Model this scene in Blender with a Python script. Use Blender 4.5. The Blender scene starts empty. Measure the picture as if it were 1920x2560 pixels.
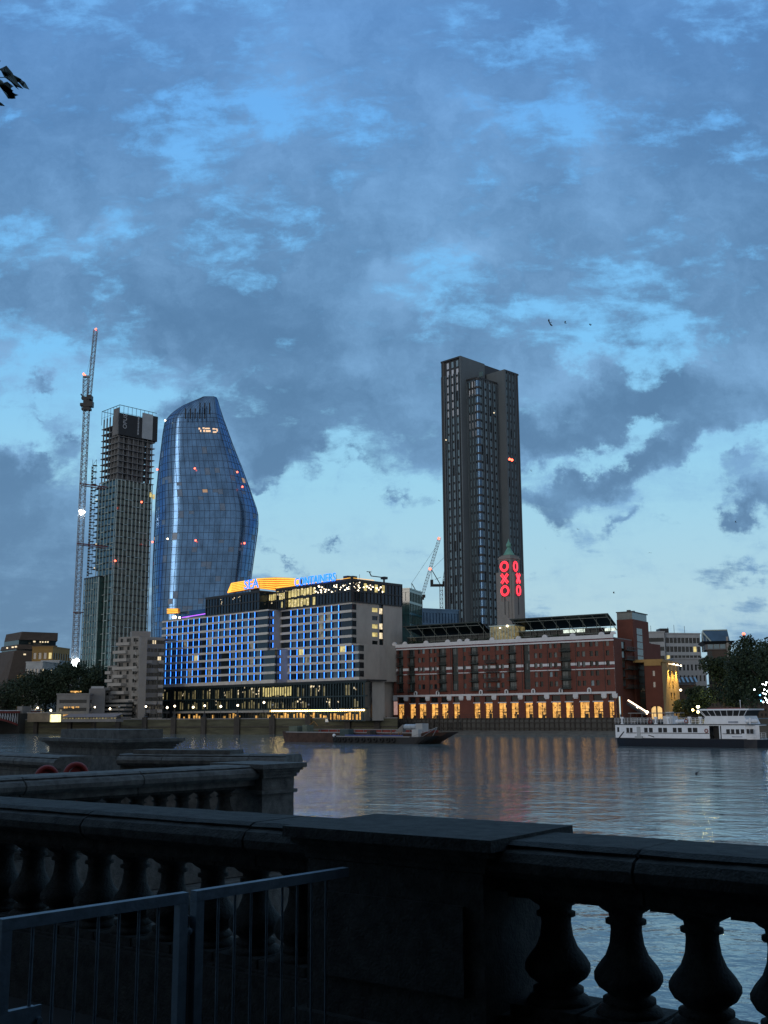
import bpy, math, random
from mathutils import Vector, Matrix
rnd = random.Random(7)
scene = bpy.context.scene
col = scene.collection
# ------------------------------------------------------------------ camera
FOC, TH, ROLL, HC = 2674.0, math.radians(10.757), math.radians(.36), 5.5   # metres above the water
F = Vector((0, math.cos(TH), math.sin(TH))); U0 = Vector((0, -math.sin(TH), math.cos(TH))); R0 = Vector((1, 0, 0))
RV = R0*math.cos(ROLL) - U0*math.sin(ROLL); UV = R0*math.sin(ROLL) + U0*math.cos(ROLL)
CAM = Vector((0, 0, HC))
cd = bpy.data.cameras.new('camera'); cam = bpy.data.objects.new('camera', cd); col.objects.link(cam)
cam.matrix_world = Matrix(((RV.x, UV.x, -F.x, 0), (RV.y, UV.y, -F.y, 0), (RV.z, UV.z, -F.z, HC), (0, 0, 0, 1)))
cd.sensor_fit = 'HORIZONTAL'; cd.sensor_width = 36; cd.lens = 36*FOC/1920; cd.clip_start = .05; cd.clip_end = 6000
scene.camera = cam
scene.render.resolution_x, scene.render.resolution_y = 768, 1024
scene.view_settings.view_transform = 'Standard'; scene.view_settings.look = 'None'
scene.view_settings.exposure = 0; scene.view_settings.gamma = 1
scene.cycles.max_bounces = 6; scene.cycles.use_denoising = True
scene.cycles.sample_clamp_indirect = 3

def ray(px, py): return F + RV*((px-960)/FOC) - UV*((py-1280)/FOC)
def pt(px, py, Y):
    d = ray(px, py); return CAM + d*(Y/d.y)
def ptz(px, py, z):
    d = ray(px, py); return CAM + d*((z-HC)/d.z)
def suv(px, py):
    d = ray(px, py); return d.x/d.y, d.z/d.y
def lin(r, g, b):
    f = lambda c: (c/255/12.92) if c <= 10 else ((c/255+.055)/1.055)**2.4
    return (f(r), f(g), f(b), 1)
# ------------------------------------------------------------------ dusk sky: nishita glow + cloud layers
world = bpy.data.worlds.new('World'); scene.world = world; world.use_nodes = True
wt = world.node_tree; wn = wt.nodes; wl = wt.links; wn.clear()
class Q:                      # a node socket with arithmetic
    def __init__(s, v): s.v = v
    def _b(s, o, op, rev=False):
        m = wn.new('ShaderNodeMath'); m.operation = op
        a, b = (o, s) if rev else (s, o)
        for k, x in enumerate((a, b)):
            if isinstance(x, Q): wl.new(x.v, m.inputs[k])
            else: m.inputs[k].default_value = x
        return Q(m.outputs[0])
    def __add__(s, o): return s._b(o, 'ADD')
    def __sub__(s, o): return s._b(o, 'SUBTRACT')
    def __mul__(s, o): return s._b(o, 'MULTIPLY')
    def __truediv__(s, o): return s._b(o, 'DIVIDE')
    def mx(s, o): return s._b(o, 'MAXIMUM')
    def mn(s, o): return s._b(o, 'MINIMUM')
    def ab(s): return s._b(0, 'ABSOLUTE')
def mrange(q, a, b, c=0., d=1., kind='SMOOTHSTEP'):
    m = wn.new('ShaderNodeMapRange'); m.interpolation_type = kind
    wl.new(q.v, m.inputs[0])
    for k, x in enumerate((a, b, c, d)): m.inputs[k+1].default_value = x
    return Q(m.outputs[0])
def comb(x, y, z=0.):
    m = wn.new('ShaderNodeCombineXYZ')
    for k, q in enumerate((x, y, z)):
        if isinstance(q, Q): wl.new(q.v, m.inputs[k])
        else: m.inputs[k].default_value = q
    return m.outputs[0]
def wnoise(vec, scale, detail=6, rough=.55, dist=0.):
    m = wn.new('ShaderNodeTexNoise'); wl.new(vec, m.inputs['Vector'])
    m.inputs['Scale'].default_value = scale; m.inputs['Detail'].default_value = detail
    m.inputs['Roughness'].default_value = rough; m.inputs['Distortion'].default_value = dist
    return Q(m.outputs[0])
def wramp(q, stops):
    m = wn.new('ShaderNodeValToRGB'); wl.new(q.v, m.inputs[0]); e = m.color_ramp.elements
    e[0].position, e[0].color = stops[0]; e[1].position, e[1].color = stops[-1]
    for p, c in stops[1:-1]: x = e.new(p); x.color = c
    return m.outputs[0]
def wmix(f, a, b, kind='MIX'):
    m = wn.new('ShaderNodeMixRGB'); m.blend_type = kind
    if isinstance(f, Q): wl.new(f.v, m.inputs[0])
    else: m.inputs[0].default_value = f
    for k, x in ((1, a), (2, b)):
        if hasattr(x, 'is_linked'): wl.new(x, m.inputs[k])
        else: m.inputs[k].default_value = x
    return m.outputs[0]
tc = wn.new('ShaderNodeTexCoord'); sx = wn.new('ShaderNodeSeparateXYZ'); wl.new(tc.outputs['Generated'], sx.inputs[0])
X, Y_, Z = (Q(sx.outputs[k]) for k in range(3))
yy = Y_.ab().mx(.18)
SU, SV = X/yy, Z.mx(0.)/yy
uvv = comb(SU, SV)
pl = comb(X/(Z.mx(0.)+.30), Y_/(Z.mx(0.)+.30))            # seen on a cloud layer overhead
st = wn.new('ShaderNodeMapping'); wl.new(uvv, st.inputs[0]); st.inputs['Rotation'].default_value = (0, 0, math.radians(-22)); st.inputs['Scale'].default_value = (1, 2.3, 1)
wv = wn.new('ShaderNodeTexNoise'); wl.new(uvv, wv.inputs['Vector']); wv.inputs['Scale'].default_value = 9; wv.inputs['Detail'].default_value = 7; wv.inputs['Roughness'].default_value = .62
wsub = wn.new('ShaderNodeVectorMath'); wsub.operation = 'SUBTRACT'; wl.new(wv.outputs['Color'], wsub.inputs[0]); wsub.inputs[1].default_value = (.5, .5, .5)
wsc = wn.new('ShaderNodeVectorMath'); wsc.operation = 'SCALE'; wl.new(wsub.outputs[0], wsc.inputs[0]); wsc.inputs['Scale'].default_value = .17
wadd = wn.new('ShaderNodeVectorMath'); wadd.operation = 'ADD'; wl.new(uvv, wadd.inputs[0]); wl.new(wsc.outputs[0], wadd.inputs[1])
warp = wadd.outputs[0]
nA = wnoise(pl, 2.3, 9, .62, .35)
nB = wnoise(st.outputs[0], 4.6, 10, .6, .5)
nC = wnoise(uvv, 2.6, 8, .55, .2)
nD = wnoise(st.outputs[0], 15., 8, .62, .3)
cover = mrange(SV, suv(960, 1500)[1], suv(960, 860)[1], -.36, .50, 'LINEAR')
se = wn.new('ShaderNodeMapping'); wl.new(uvv, se.inputs[0]); se.inputs['Rotation'].default_value = (0, 0, math.radians(-8)); se.inputs['Scale'].default_value = (1, 4.2, 1)
nE = wnoise(se.outputs[0], 9., 8, .62, .25); nF = wnoise(warp, 9.5, 9, .66, .1)
low = mrange(SV, suv(960, 1250)[1], suv(960, 1500)[1], 0., 1.)
D = cover + (nF-.5)*1.9 + (nE-.43)*3.6*low + (nA-.5)*1.3 + (nB-.5)*1.7 + (nD-.5)*1.9
HOLES = [(700,250,190,170,0,-.75),(640,90,160,110,0,-.35),(450,430,170,110,10,-.35),(1480,330,150,230,10,-.7),(1240,330,110,120,0,-.55),(1130,660,170,70,22,-1.1),
 (1700,860,120,90,12,-.95),(1480,905,120,50,10,-.7),(40,960,300,150,0,-.6),(30,620,200,120,0,-.5),(240,560,130,70,0,-.55),(330,780,200,90,-20,-.4),(560,960,300,80,10,-.5),(250,1000,260,170,0,-.7),
 (960,790,150,70,20,-.55),(1060,820,60,90,0,-.6),(1500,1120,260,55,14,-1.2),(1830,1180,200,60,18,-1.0),(1560,1300,300,110,8,-.7),(800,1300,330,170,0,-.8),(1560,1480,500,150,0,-.7),(450,330,100,60,0,-.3),
 (980,1090,230,110,4,.6),(690,1125,95,70,0,1.75),(1500,1175,300,45,15,1.3),(1390,1290,120,60,-20,1.4),(1585,1290,100,38,20,1.5),(1840,1290,190,42,16,1.5),(1750,1060,420,110,14,.8),(1860,1190,140,40,30,1.0),
 (30,1180,170,100,10,1.7),(70,1300,190,60,0,1.0),(60,1480,480,230,0,1.9),(180,1060,60,45,-30,1.1),(80,1120,90,35,0,.9),(820,1362,70,26,10,1.2),(700,1425,150,22,0,1.0),(770,1310,90,20,-5,.7),(860,1180,90,40,0,.8),
 (1580,1530,200,22,12,.5),(1880,1450,120,22,5,.7),(1340,1395,60,22,-20,.8),(440,1000,150,50,10,.9),(470,770,380,110,-8,.7),(760,960,330,110,8,.8),(1330,1080,260,80,8,.7),(620,1200,90,24,0,1.0),(1000,1250,60,20,0,.8),(1640,1000,300,70,12,.6),(100,1010,90,26,0,.9),(1290,1050,160,60,0,.5)]
for (px, py, wx, wy, rot, amp) in HOLES:
    u, v = suv(px, py)
    m = wn.new('ShaderNodeMapping'); m.vector_type = 'TEXTURE'; wl.new(warp, m.inputs[0])
    m.inputs['Location'].default_value = (u, v, 0); m.inputs['Rotation'].default_value = (0, 0, math.radians(rot)); m.inputs['Scale'].default_value = (wx/FOC*1.9, wy/FOC*1.9, 1)
    g = wn.new('ShaderNodeTexGradient'); g.gradient_type = 'QUADRATIC_SPHERE'; wl.new(m.outputs[0], g.inputs[0])
    D = D + Q(g.outputs['Fac'])*((amp*.85 if amp > 0 or py > 900 else amp*.58))
mask = mrange(D, -.18, .50)
vlo = mrange(SV, 0., 1., 0., 1., 'LINEAR')
clear = wramp(vlo, [(0., lin(178,203,213)), (.10, lin(173,207,220)), (.22, lin(153,207,232)), (.36, lin(124,194,242)), (.62, lin(106,174,238)), (1., lin(120,170,220))])
cdark = wramp(vlo, [(0., lin(96,128,158)), (.14, lin(95,132,168)), (.30, lin(86,125,163)), (.5, lin(85,127,170)), (.72, lin(83,129,183)), (1., lin(112,146,180))])
clite = wramp(vlo, [(0., lin(136,172,200)), (.2, lin(128,174,214)), (.45, lin(128,176,222)), (.72, lin(112,164,222)), (1., lin(130,168,205))])
ccol = wmix(mrange((nC-.5)*.7 + (nA-.5)*.6 + (nF-.5)*1.2 + (nB-.5)*.8 + (nD-.5)*.7 - (D-.4)*.30, -.22, .32), cdark, clite)
veil = mrange((nB-.5)*1.2 + (nF-.5)*1.1 + (nE-.5)*.6, -.12, .34, 0., .55)
clear = wmix(veil, clear, clite)
front = wmix(mask, clear, ccol)
back = wramp(mrange(Z, -.1, .9, 0, 1, 'LINEAR'), [(0., (.26,.26,.26,1)), (.2, (.44,.44,.44,1)), (1., (.18,.25,.36,1))])
skyc = wmix(mrange(Y_, -.25, .15), back, front)
nish = wn.new('ShaderNodeTexSky'); nish.sky_type = 'NISHITA'; nish.sun_disc = False
SUN_EL, SUN_AZ = math.radians(9), math.radians(219)
nish.sun_elevation = SUN_EL; nish.sun_rotation = SUN_AZ
bg = wn.new('ShaderNodeBackground'); bg.inputs[1].default_value = 1.02
bg2 = wn.new('ShaderNodeBackground'); bg2.inputs[1].default_value = .004
wl.new(skyc, bg.inputs[0]); wl.new(nish.outputs[0], bg2.inputs[0])
ad = wn.new('ShaderNodeAddShader'); wl.new(bg.outputs[0], ad.inputs[0]); wl.new(bg2.outputs[0], ad.inputs[1])
wo = wn.new('ShaderNodeOutputWorld'); wl.new(ad.outputs[0], wo.inputs[0])
# the last glow of the sun, low in the west behind the camera
sl = bpy.data.lights.new('sun', 'SUN'); sl.energy = .36; sl.angle = math.radians(20); sl.color = (1, .92, .83)
so = bpy.data.objects.new('sun', sl); col.objects.link(so)
sd = Vector((math.sin(SUN_AZ)*math.cos(SUN_EL), math.cos(SUN_AZ)*math.cos(SUN_EL), math.sin(SUN_EL)))
so.rotation_euler = (-sd).to_track_quat('-Z', 'Y').to_euler()
# ------------------------------------------------------------------ materials
MATS = {}
def mat(name, c, rough=.8, noise=.25, scale=1., metal=0., emit=0., spec=.5, bump=0., bscale=None, ecol=None, ior=None, stretch=None, aniso=None):
    if name in MATS: return MATS[name]
    m = bpy.data.materials.new(name); m.use_nodes = True; n = m.node_tree.nodes; l = m.node_tree.links
    b = n['Principled BSDF']; b.inputs['Roughness'].default_value = rough; b.inputs['Metallic'].default_value = metal
    b.inputs['Specular IOR Level'].default_value = spec
    if ior: b.inputs['IOR'].default_value = ior
    t = n.new('ShaderNodeTexCoord'); mp = n.new('ShaderNodeMapping'); l.new(t.outputs['Object'], mp.inputs[0])
    if stretch: mp.inputs['Scale'].default_value = stretch
    nz = n.new('ShaderNodeTexNoise'); nz.inputs['Scale'].default_value = scale; nz.inputs['Detail'].default_value = 6; nz.inputs['Roughness'].default_value = .65
    l.new(mp.outputs[0], nz.inputs['Vector'])
    r = n.new('ShaderNodeValToRGB'); r.color_ramp.elements[0].position = .3; r.color_ramp.elements[1].position = .72
    r.color_ramp.elements[0].color = (c[0]*(1-noise), c[1]*(1-noise), c[2]*(1-noise), 1)
    r.color_ramp.elements[1].color = (min(1, c[0]*(1+noise)), min(1, c[1]*(1+noise)), min(1, c[2]*(1+noise)), 1)
    l.new(nz.outputs[0], r.inputs[0]); l.new(r.outputs[0], b.inputs['Base Color'])
    if bump:
        nb = n.new('ShaderNodeTexNoise'); nb.inputs['Scale'].default_value = bscale or scale*6; nb.inputs['Detail'].default_value = 5
        l.new(mp.outputs[0], nb.inputs['Vector']); bm = n.new('ShaderNodeBump'); bm.inputs['Strength'].default_value = bump; bm.inputs['Distance'].default_value = .02
        l.new(nb.outputs[0], bm.inputs['Height']); l.new(bm.outputs[0], b.inputs['Normal'])
    if emit:
        b.inputs['Emission Strength'].default_value = emit
        e = ecol or c
        r2 = n.new('ShaderNodeValToRGB'); r2.color_ramp.elements[0].position = .35; r2.color_ramp.elements[1].position = .62
        r2.color_ramp.elements[0].color = (e[0]*(1-noise), e[1]*(1-noise), e[2]*(1-noise), 1); r2.color_ramp.elements[1].color = (*e[:3], 1)
        l.new(nz.outputs[0], r2.inputs[0]); l.new(r2.outputs[0], b.inputs['Emission Color'])
    MATS[name] = m; return m
def brick(name, c1, c2, mortar, scale=1.):
    if name in MATS: return MATS[name]
    m = mat(name, c1, .9, .3, .35); n = m.node_tree.nodes; l = m.node_tree.links; b = n['Principled BSDF']
    bt = n.new('ShaderNodeTexBrick'); bt.inputs['Scale'].default_value = scale
    bt.inputs['Color1'].default_value = (*c1, 1); bt.inputs['Color2'].default_value = (*c2, 1); bt.inputs['Mortar'].default_value = (*mortar, 1)
    t = n.new('ShaderNodeTexCoord'); s = n.new('ShaderNodeSeparateXYZ'); c = n.new('ShaderNodeCombineXYZ'); ad = n.new('ShaderNodeMath'); ad.operation = 'ADD'
    l.new(t.outputs['Object'], s.inputs[0]); l.new(s.outputs[0], ad.inputs[0]); l.new(s.outputs[1], ad.inputs[1]); l.new(ad.outputs[0], c.inputs[0]); l.new(s.outputs[2], c.inputs[1]); l.new(c.outputs[0], bt.inputs['Vector'])
    rr = next(x for x in n if x.type == 'VALTORGB')
    mx = n.new('ShaderNodeMixRGB'); mx.inputs[0].default_value = .5
    l.new(rr.outputs[0], mx.inputs[1]); l.new(bt.outputs[0], mx.inputs[2]); l.new(mx.outputs[0], b.inputs['Base Color'])
    return m
M = dict(
 concrete=mat('pale_concrete', (.36,.35,.33), .85, .14, .12), concrete_d=mat('grey_concrete', (.20,.20,.20), .85, .2, .2),
 panel=mat('panelled_concrete', (.40,.38,.35), .8, .14, .4, stretch=(1,1,.4)), spandrel=mat('white_spandrel', (.66,.63,.58), .6, .12, .5),
 glass=mat('dark_glass', (.014,.022,.026), .10, .5, .22, ior=1.55, stretch=(1,1,.6)), glassg=mat('green_glass', (.035,.095,.09), .10, .4, .25, ior=1.8),
 glassb=mat('blue_glass', (.05,.12,.22), .1, .3, .2, metal=.5), glazing=mat('sculpted_blue_glazing', (.11,.23,.42), .18, .36, .28, metal=.75, stretch=(1,1,.5)),
 mullion=mat('dark_mullion', (.03,.06,.12), .5, .2, 1), dark=mat('dark_metal', (.025,.027,.03), .5, .3, 1.), rib=mat('pale_rib', (.46,.58,.57), .6, .12, .4),
 brick=brick('red_brick', (.175,.055,.038), (.12,.04,.029), (.14,.09,.08), 1.6), brick_shaded=brick('shaded_red_brick', (.15,.045,.03), (.10,.034,.024), (.12,.08,.07), 1.6), brickd=brick('dark_brick', (.10,.08,.068), (.075,.06,.052), (.10,.085,.075), 1.6),  # second brick: the red one darkened, its shade put into the colour
 maroon=mat('maroon_paint', (.16,.02,.03), .6, .2, 1), white=mat('white_paint', (.64,.66,.70), .45, .1, .8), green=mat('dark_green_metal', (.012,.03,.032), .5, .35, .6),
 copper=mat('green_copper', (.14,.34,.27), .7, .3, .8), stone=mat('tower_stone', (.26,.25,.24), .85, .16, .25, stretch=(1,1,.2)),
 led=mat('blue_light_strip', (.03,.15,.8), .4, .05, 1, emit=4., ecol=(.04,.23,1.)), gold=mat('amber_light_tube', (.9,.45,.05), .4, .2, .6, emit=1.35, ecol=(1.,.50,.07)),
 goldback=mat('amber_washed_fascia', (.55,.30,.10), .6, .2, .4), signblue=mat('blue_neon', (.02,.15,.9), .4, .05, 1, emit=2.0, ecol=(.01,.18,1.)),
 red=mat('red_neon', (.9,.03,.06), .4, .1, 1, emit=3.6, ecol=(1.,.03,.05)), redlamp=mat('red_lamp_glass', (.9,.05,.03), .4, .05, 1, emit=7, ecol=(1.,.10,.05)),
 warm=mat('warm_lit_glass', (.4,.25,.1), .3, .75, .9, emit=1.0, ecol=(1.,.52,.13)), yellow=mat('yellow_lit_glass', (.4,.35,.15), .3, .6, .7, emit=.75, ecol=(1.,.80,.30)),
 dimlit=mat('dimly_lit_glass', (.08,.08,.05), .15, .9, .5, emit=.22, ecol=(1.,.8,.35), ior=1.7), cream=mat('cream_lit_glass', (.4,.35,.25), .3, .6, 1.2, emit=1.3, ecol=(1.,.80,.50)),
 lamp=mat('lamp_glass', (.9,.85,.7), .4, .02, 1, emit=6, ecol=(1.,.82,.55)), flood=mat('flood_lamp', (.9,.95,1), .4, .02, 1, emit=14, ecol=(.92,1.,1.)),
 amberlamp=mat('amber_lamp_glass', (.9,.7,.3), .4, .02, 1, emit=12, ecol=(1.,.70,.25)), purple=mat('purple_light_strip', (.4,.05,.8), .4, .2, 1, emit=1.6, ecol=(.5,.12,1.)),
 bark=mat('bark', (.05,.04,.03), .9, .3, 4), leaf=mat('leaf', (.018,.038,.016), .7, .4, .35), leafn=mat('near_leaf', (.02,.04,.012), .6, .3, 20),
 timber=mat('wet_timber', (.05,.045,.04), .8, .4, 1.5, stretch=(1,1,.2)), weed=mat('weedy_river_wall', (.085,.085,.055), .85, .5, .5, stretch=(.3,.3,2)),
 granite=mat('weathered_granite', (.036,.037,.034), .85, .75, 11, bump=.6, bscale=75), granite_lit=mat('lit_weathered_granite', (.12,.122,.115), .85, .5, 9, bump=.5, bscale=70), rust=mat('rusty_steel', (.06,.034,.026), .85, .5, .8), rustin=mat('red_oxide_paint', (.22,.045,.035), .8, .4, .8),  # second, paler granite: same stone, its better light put into the colour
 navy=mat('navy_paint', (.005,.010,.022), .35, .2, 1), boatwhite=mat('boat_white_paint', (.78,.82,.88), .4, .08, 1.), tyre=mat('tyre_rubber', (.012,.012,.012), .8, .2, 3),
 galv=mat('galvanised_steel', (.14,.19,.235), .5, .25, 12, metal=.2, bump=.15, bscale=60), lifered=mat('life_ring_red', (.22,.015,.012), .5, .1, 8), ochre=mat('ochre_cladding', (.30,.18,.05), .7, .15, .3),
 grey=mat('mid_grey_cladding', (.40,.43,.45), .7, .14, .3), sand=mat('wet_foreshore', (.13,.115,.09), .8, .45, .5, bump=.4, bscale=4), paving=mat('stone_paving', (.03,.03,.03), .85, .3, 1.5),
 city=mat('city_ground', (.09,.09,.085), .9, .3, .1), yellowbrick=brick('buff_brick', (.42,.27,.10), (.36,.22,.08), (.3,.22,.12), 1.6), redsteel=mat('red_painted_steel', (.22,.05,.045), .6, .2, 1),
 crane=mat('crane_steel', (.24,.26,.29), .5, .15, 1), bird=mat('gull_plumage', (.03,.03,.035), .8, .2, 5), black=mat('black_sheeting', (.012,.014,.018), .6, .3, .3),
)
# ------------------------------------------------------------------ builders
OFF = {}
def setp(o, label=None, cat=None, group=None, kind=None):
    if label: o['label'] = label
    if cat: o['category'] = cat
    if group: o['group'] = group
    if kind: o['kind'] = kind
    return o
def thing(name, label, cat, loc, group=None):
    o = bpy.data.objects.new(name, None); col.objects.link(o); o.empty_display_size = .5
    o.location = loc; OFF[o.name] = Vector(loc); return setp(o, label, cat, group)
class Fr:                       # a vertical facade frame: s along, z up, d out towards the viewer
    def __init__(s, o, u):
        s.o = Vector((o[0], o[1])); s.u = Vector((u[0], u[1])).normalized(); s.n = Vector((s.u.y, -s.u.x))
    def w(s, a, z, d=0.):
        p = s.o + s.u*a + s.n*d; return Vector((p.x, p.y, z))
    def hit(s, px, py, d=0.):
        a = s.o + s.n*d; q = ray(px, py); q2 = Vector((q.x, q.y))
        t = (a - CAM.xy).dot(s.n)/q2.dot(s.n); P = CAM + q*t
        return (P.xy - a).dot(s.u), P.z
    def S(s, px, py, d=0.): return s.hit(px, py, d)[0]
    def Zz(s, px, py, d=0.): return s.hit(px, py, d)[1]
    def at(s, a, d=0.):         # frame turned 90 deg at s=a, running away from the viewer (a right-hand flank)
        p = s.o + s.u*a + s.n*d; return Fr(p, (-s.n.x, -s.n.y))
WF = Fr((0, 0), (1, 0))
class MB:
    def __init__(s): s.v = []; s.f = []; s.smooth = False
    def quad(s, *ps):
        k = len(s.v); s.v += [Vector(p) for p in ps]; s.f.append(tuple(range(k, k+len(ps))))
    def box(s, fr, a0, a1, z0, z1, d0, d1):
        if a0 > a1: a0, a1 = a1, a0
        if z0 > z1: z0, z1 = z1, z0
        if d0 > d1: d0, d1 = d1, d0
        k = len(s.v)
        for d in (d0, d1):
            for z in (z0, z1):
                for a in (a0, a1): s.v.append(fr.w(a, z, d))
        s.f += [tuple(k+i for i in q) for q in ((4,5,7,6),(1,0,2,3),(0,4,6,2),(5,1,3,7),(6,7,3,2),(0,1,5,4))]
        return s
    def wbox(s, x0, x1, y0, y1, z0, z1): return s.box(WF, x0, x1, z0, z1, -y0, -y1)
    def prism(s, pts, z0, z1, cap=True):
        k = len(s.v); n = len(pts)
        for z in (z0, z1):
            for p in pts: s.v.append(Vector((p[0], p[1], z(p) if callable(z) else z)))
        for i in range(n): s.f.append((k+i, k+(i+1) % n, k+n+(i+1) % n, k+n+i))
        if cap: s.f.append(tuple(k+n+i for i in range(n))); s.f.append(tuple(k+n-1-i for i in range(n)))
        return s
    def bar(s, a, b, r, n=4):
        a, b = Vector(a), Vector(b); d = (b-a)
        if d.length < 1e-6: return s
        q = d.to_track_quat('Z', 'Y'); k = len(s.v)
        rr = r if isinstance(r, tuple) else (r, r)
        for p, rad in ((a, rr[0]), (b, rr[1])):
            for i in range(n):
                t = 2*math.pi*(i+.5)/n; s.v.append(p + q @ Vector((math.cos(t)*rad, math.sin(t)*rad, 0)))
        for i in range(n): s.f.append((k+i, k+(i+1) % n, k+n+(i+1) % n, k+n+i))
        s.f.append(tuple(k+n+i for i in range(n))); s.f.append(tuple(k+n-1-i for i in range(n)))
        return s
    def lathe(s, c, prof, n=16):
        k = len(s.v)
        for (z, r) in prof:
            for i in range(n):
                t = 2*math.pi*i/n; s.v.append(Vector((c[0]+r*math.cos(t), c[1]+r*math.sin(t), c[2]+z)))
        for j in range(len(prof)-1):
            for i in range(n): s.f.append((k+j*n+i, k+j*n+(i+1) % n, k+(j+1)*n+(i+1) % n, k+(j+1)*n+i))
        s.f.append(tuple(k+n-1-i for i in range(n))); s.f.append(tuple(k+(len(prof)-1)*n+i for i in range(n)))
        return s
    def ball(s, c, r, n=8, sz=1.):
        return s.lathe(c, [(-r*sz*math.cos(math.pi*j/n), max(.001, r*math.sin(math.pi*j/n))) for j in range(n+1)], n+2)
    def torus(s, c, ax, R, r, n=18, m=8, sx=1.):
        q = Vector(ax).to_track_quat('Z', 'Y'); k = len(s.v); c = Vector(c)
        for i in range(n):
            t = 2*math.pi*i/n
            for j in range(m):
                p = 2*math.pi*j/m; s.v.append(c + q @ Vector(((R+r*math.cos(p))*math.cos(t)*sx, (R+r*math.cos(p))*math.sin(t), r*math.sin(p))))
        for i in range(n):
            for j in range(m):
                a, b = i*m+j, i*m+(j+1) % m; i2 = (i+1) % n; s.f.append((k+a, k+i2*m+j, k+i2*m+(j+1) % m, k+b))
        return s
    def wall(s, fr, a0, a1, z0, z1, holes, d=0., dep=.35):   # a wall face with real openings and reveals
        As = sorted({a0, a1, *[min(max(h[i], a0), a1) for h in holes for i in (0, 1)]}); Zs = sorted({z0, z1, *[min(max(h[i], z0), z1) for h in holes for i in (2, 3)]})
        for i in range(len(As)-1):
            run = None
            for j in range(len(Zs)-1):
                am, zm = (As[i]+As[i+1])/2, (Zs[j]+Zs[j+1])/2
                hole = any(h[0] < am < h[1] and h[2] < zm < h[3] for h in holes)
                if not hole:
                    if run is None: run = Zs[j]
                if (hole or j == len(Zs)-2) and run is not None:
                    top = Zs[j] if hole else Zs[j+1]
                    s.quad(fr.w(As[i], run, d), fr.w(As[i+1], run, d), fr.w(As[i+1], top, d), fr.w(As[i], top, d)); run = None
        for h in holes:
            A, B, C, E = h[:4]
            s.quad(fr.w(A, C, d), fr.w(B, C, d), fr.w(B, C, d-dep), fr.w(A, C, d-dep)); s.quad(fr.w(A, E, d-dep), fr.w(B, E, d-dep), fr.w(B, E, d), fr.w(A, E, d))
            s.quad(fr.w(A, C, d-dep), fr.w(A, E, d-dep), fr.w(A, E, d), fr.w(A, C, d)); s.quad(fr.w(B, C, d), fr.w(B, E, d), fr.w(B, E, d-dep), fr.w(B, C, d-dep))
        return s
    def build(s, name, m, parent=None, kind=None, label=None):
        off = Vector((0, 0, 0))
        if parent is not None: off = OFF[parent.name]
        me = bpy.data.meshes.new(name); me.from_pydata([tuple(v-off) for v in s.v], [], s.f); me.update()
        if s.smooth: me.polygons.foreach_set('use_smooth', [True]*len(me.polygons))
        me.materials.append(m); o = bpy.data.objects.new(name, me); col.objects.link(o)
        if parent is not None: o.parent = parent; OFF[o.name] = off
        if kind: o['kind'] = kind
        if label: o['label'] = label
        return o
def B(fr, a0, a1, z0, z1, d0, d1): return MB().box(fr, a0, a1, z0, z1, d0, d1)
def panes(parent, fr, rects, name='window', m=None, d=-.3, cap=100, inner=.06, frame=None):
    """one mesh per window; past `cap` the smaller ones go into one part"""
    m = m or M['glass']; items = []
    for r in rects:
        c = fr.w((r[0]+r[1])/2, (r[2]+r[3])/2, d); mm = r[4] if len(r) > 4 else m
        items.append(((r[1]-r[0])*(r[3]-r[2])/(c-CAM).length_squared, r, mm))
    items.sort(key=lambda t: -t[0]); rest = {}
    for i, (_, r, mm) in enumerate(items):
        if i < cap: b = MB()
        else: b = rest.setdefault(mm.name, (MB(), mm))[0]
        tw = .012*(rnd.random()-.5)*(r[1]-r[0])
        b.quad(fr.w(r[0]-.02, r[2]-.02, d+tw), fr.w(r[1]+.02, r[2]-.02, d-tw), fr.w(r[1]+.02, r[3]+.02, d-tw), fr.w(r[0]-.02, r[3]+.02, d+tw))
        if frame: b.box(fr, (r[0]+r[1])/2-.04, (r[0]+r[1])/2+.04, r[2], r[3], d+.02, d+.07)
        if i < cap: b.build(name, mm, parent)
    for b, mm in rest.values(): b.build(name, mm, parent, kind='stuff')
def text_mesh(txt, size, fr, a, z, d, ext=.15, rot=0., shear=0., flipx=1., narrow=1.):
    cu = bpy.data.curves.new('lettering', 'FONT'); cu.body = txt; cu.size = size; cu.extrude = ext; cu.shear = shear; cu.resolution_u = 3
    o = bpy.data.objects.new('lettering', cu); me = o.to_mesh(); b = MB()
    cr, sr = math.cos(rot), math.sin(rot)
    for v in me.vertices:
        x, y = v.co.x*narrow, v.co.y; b.v.append(fr.w(a + x*cr - y*sr, z + x*sr + y*cr, d + v.co.z))
    for p in me.polygons: b.f.append(tuple(p.vertices))
    w = max((v.co.x*narrow for v in me.vertices), default=0); o.to_mesh_clear(); bpy.data.objects.remove(o); return b, w
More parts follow.
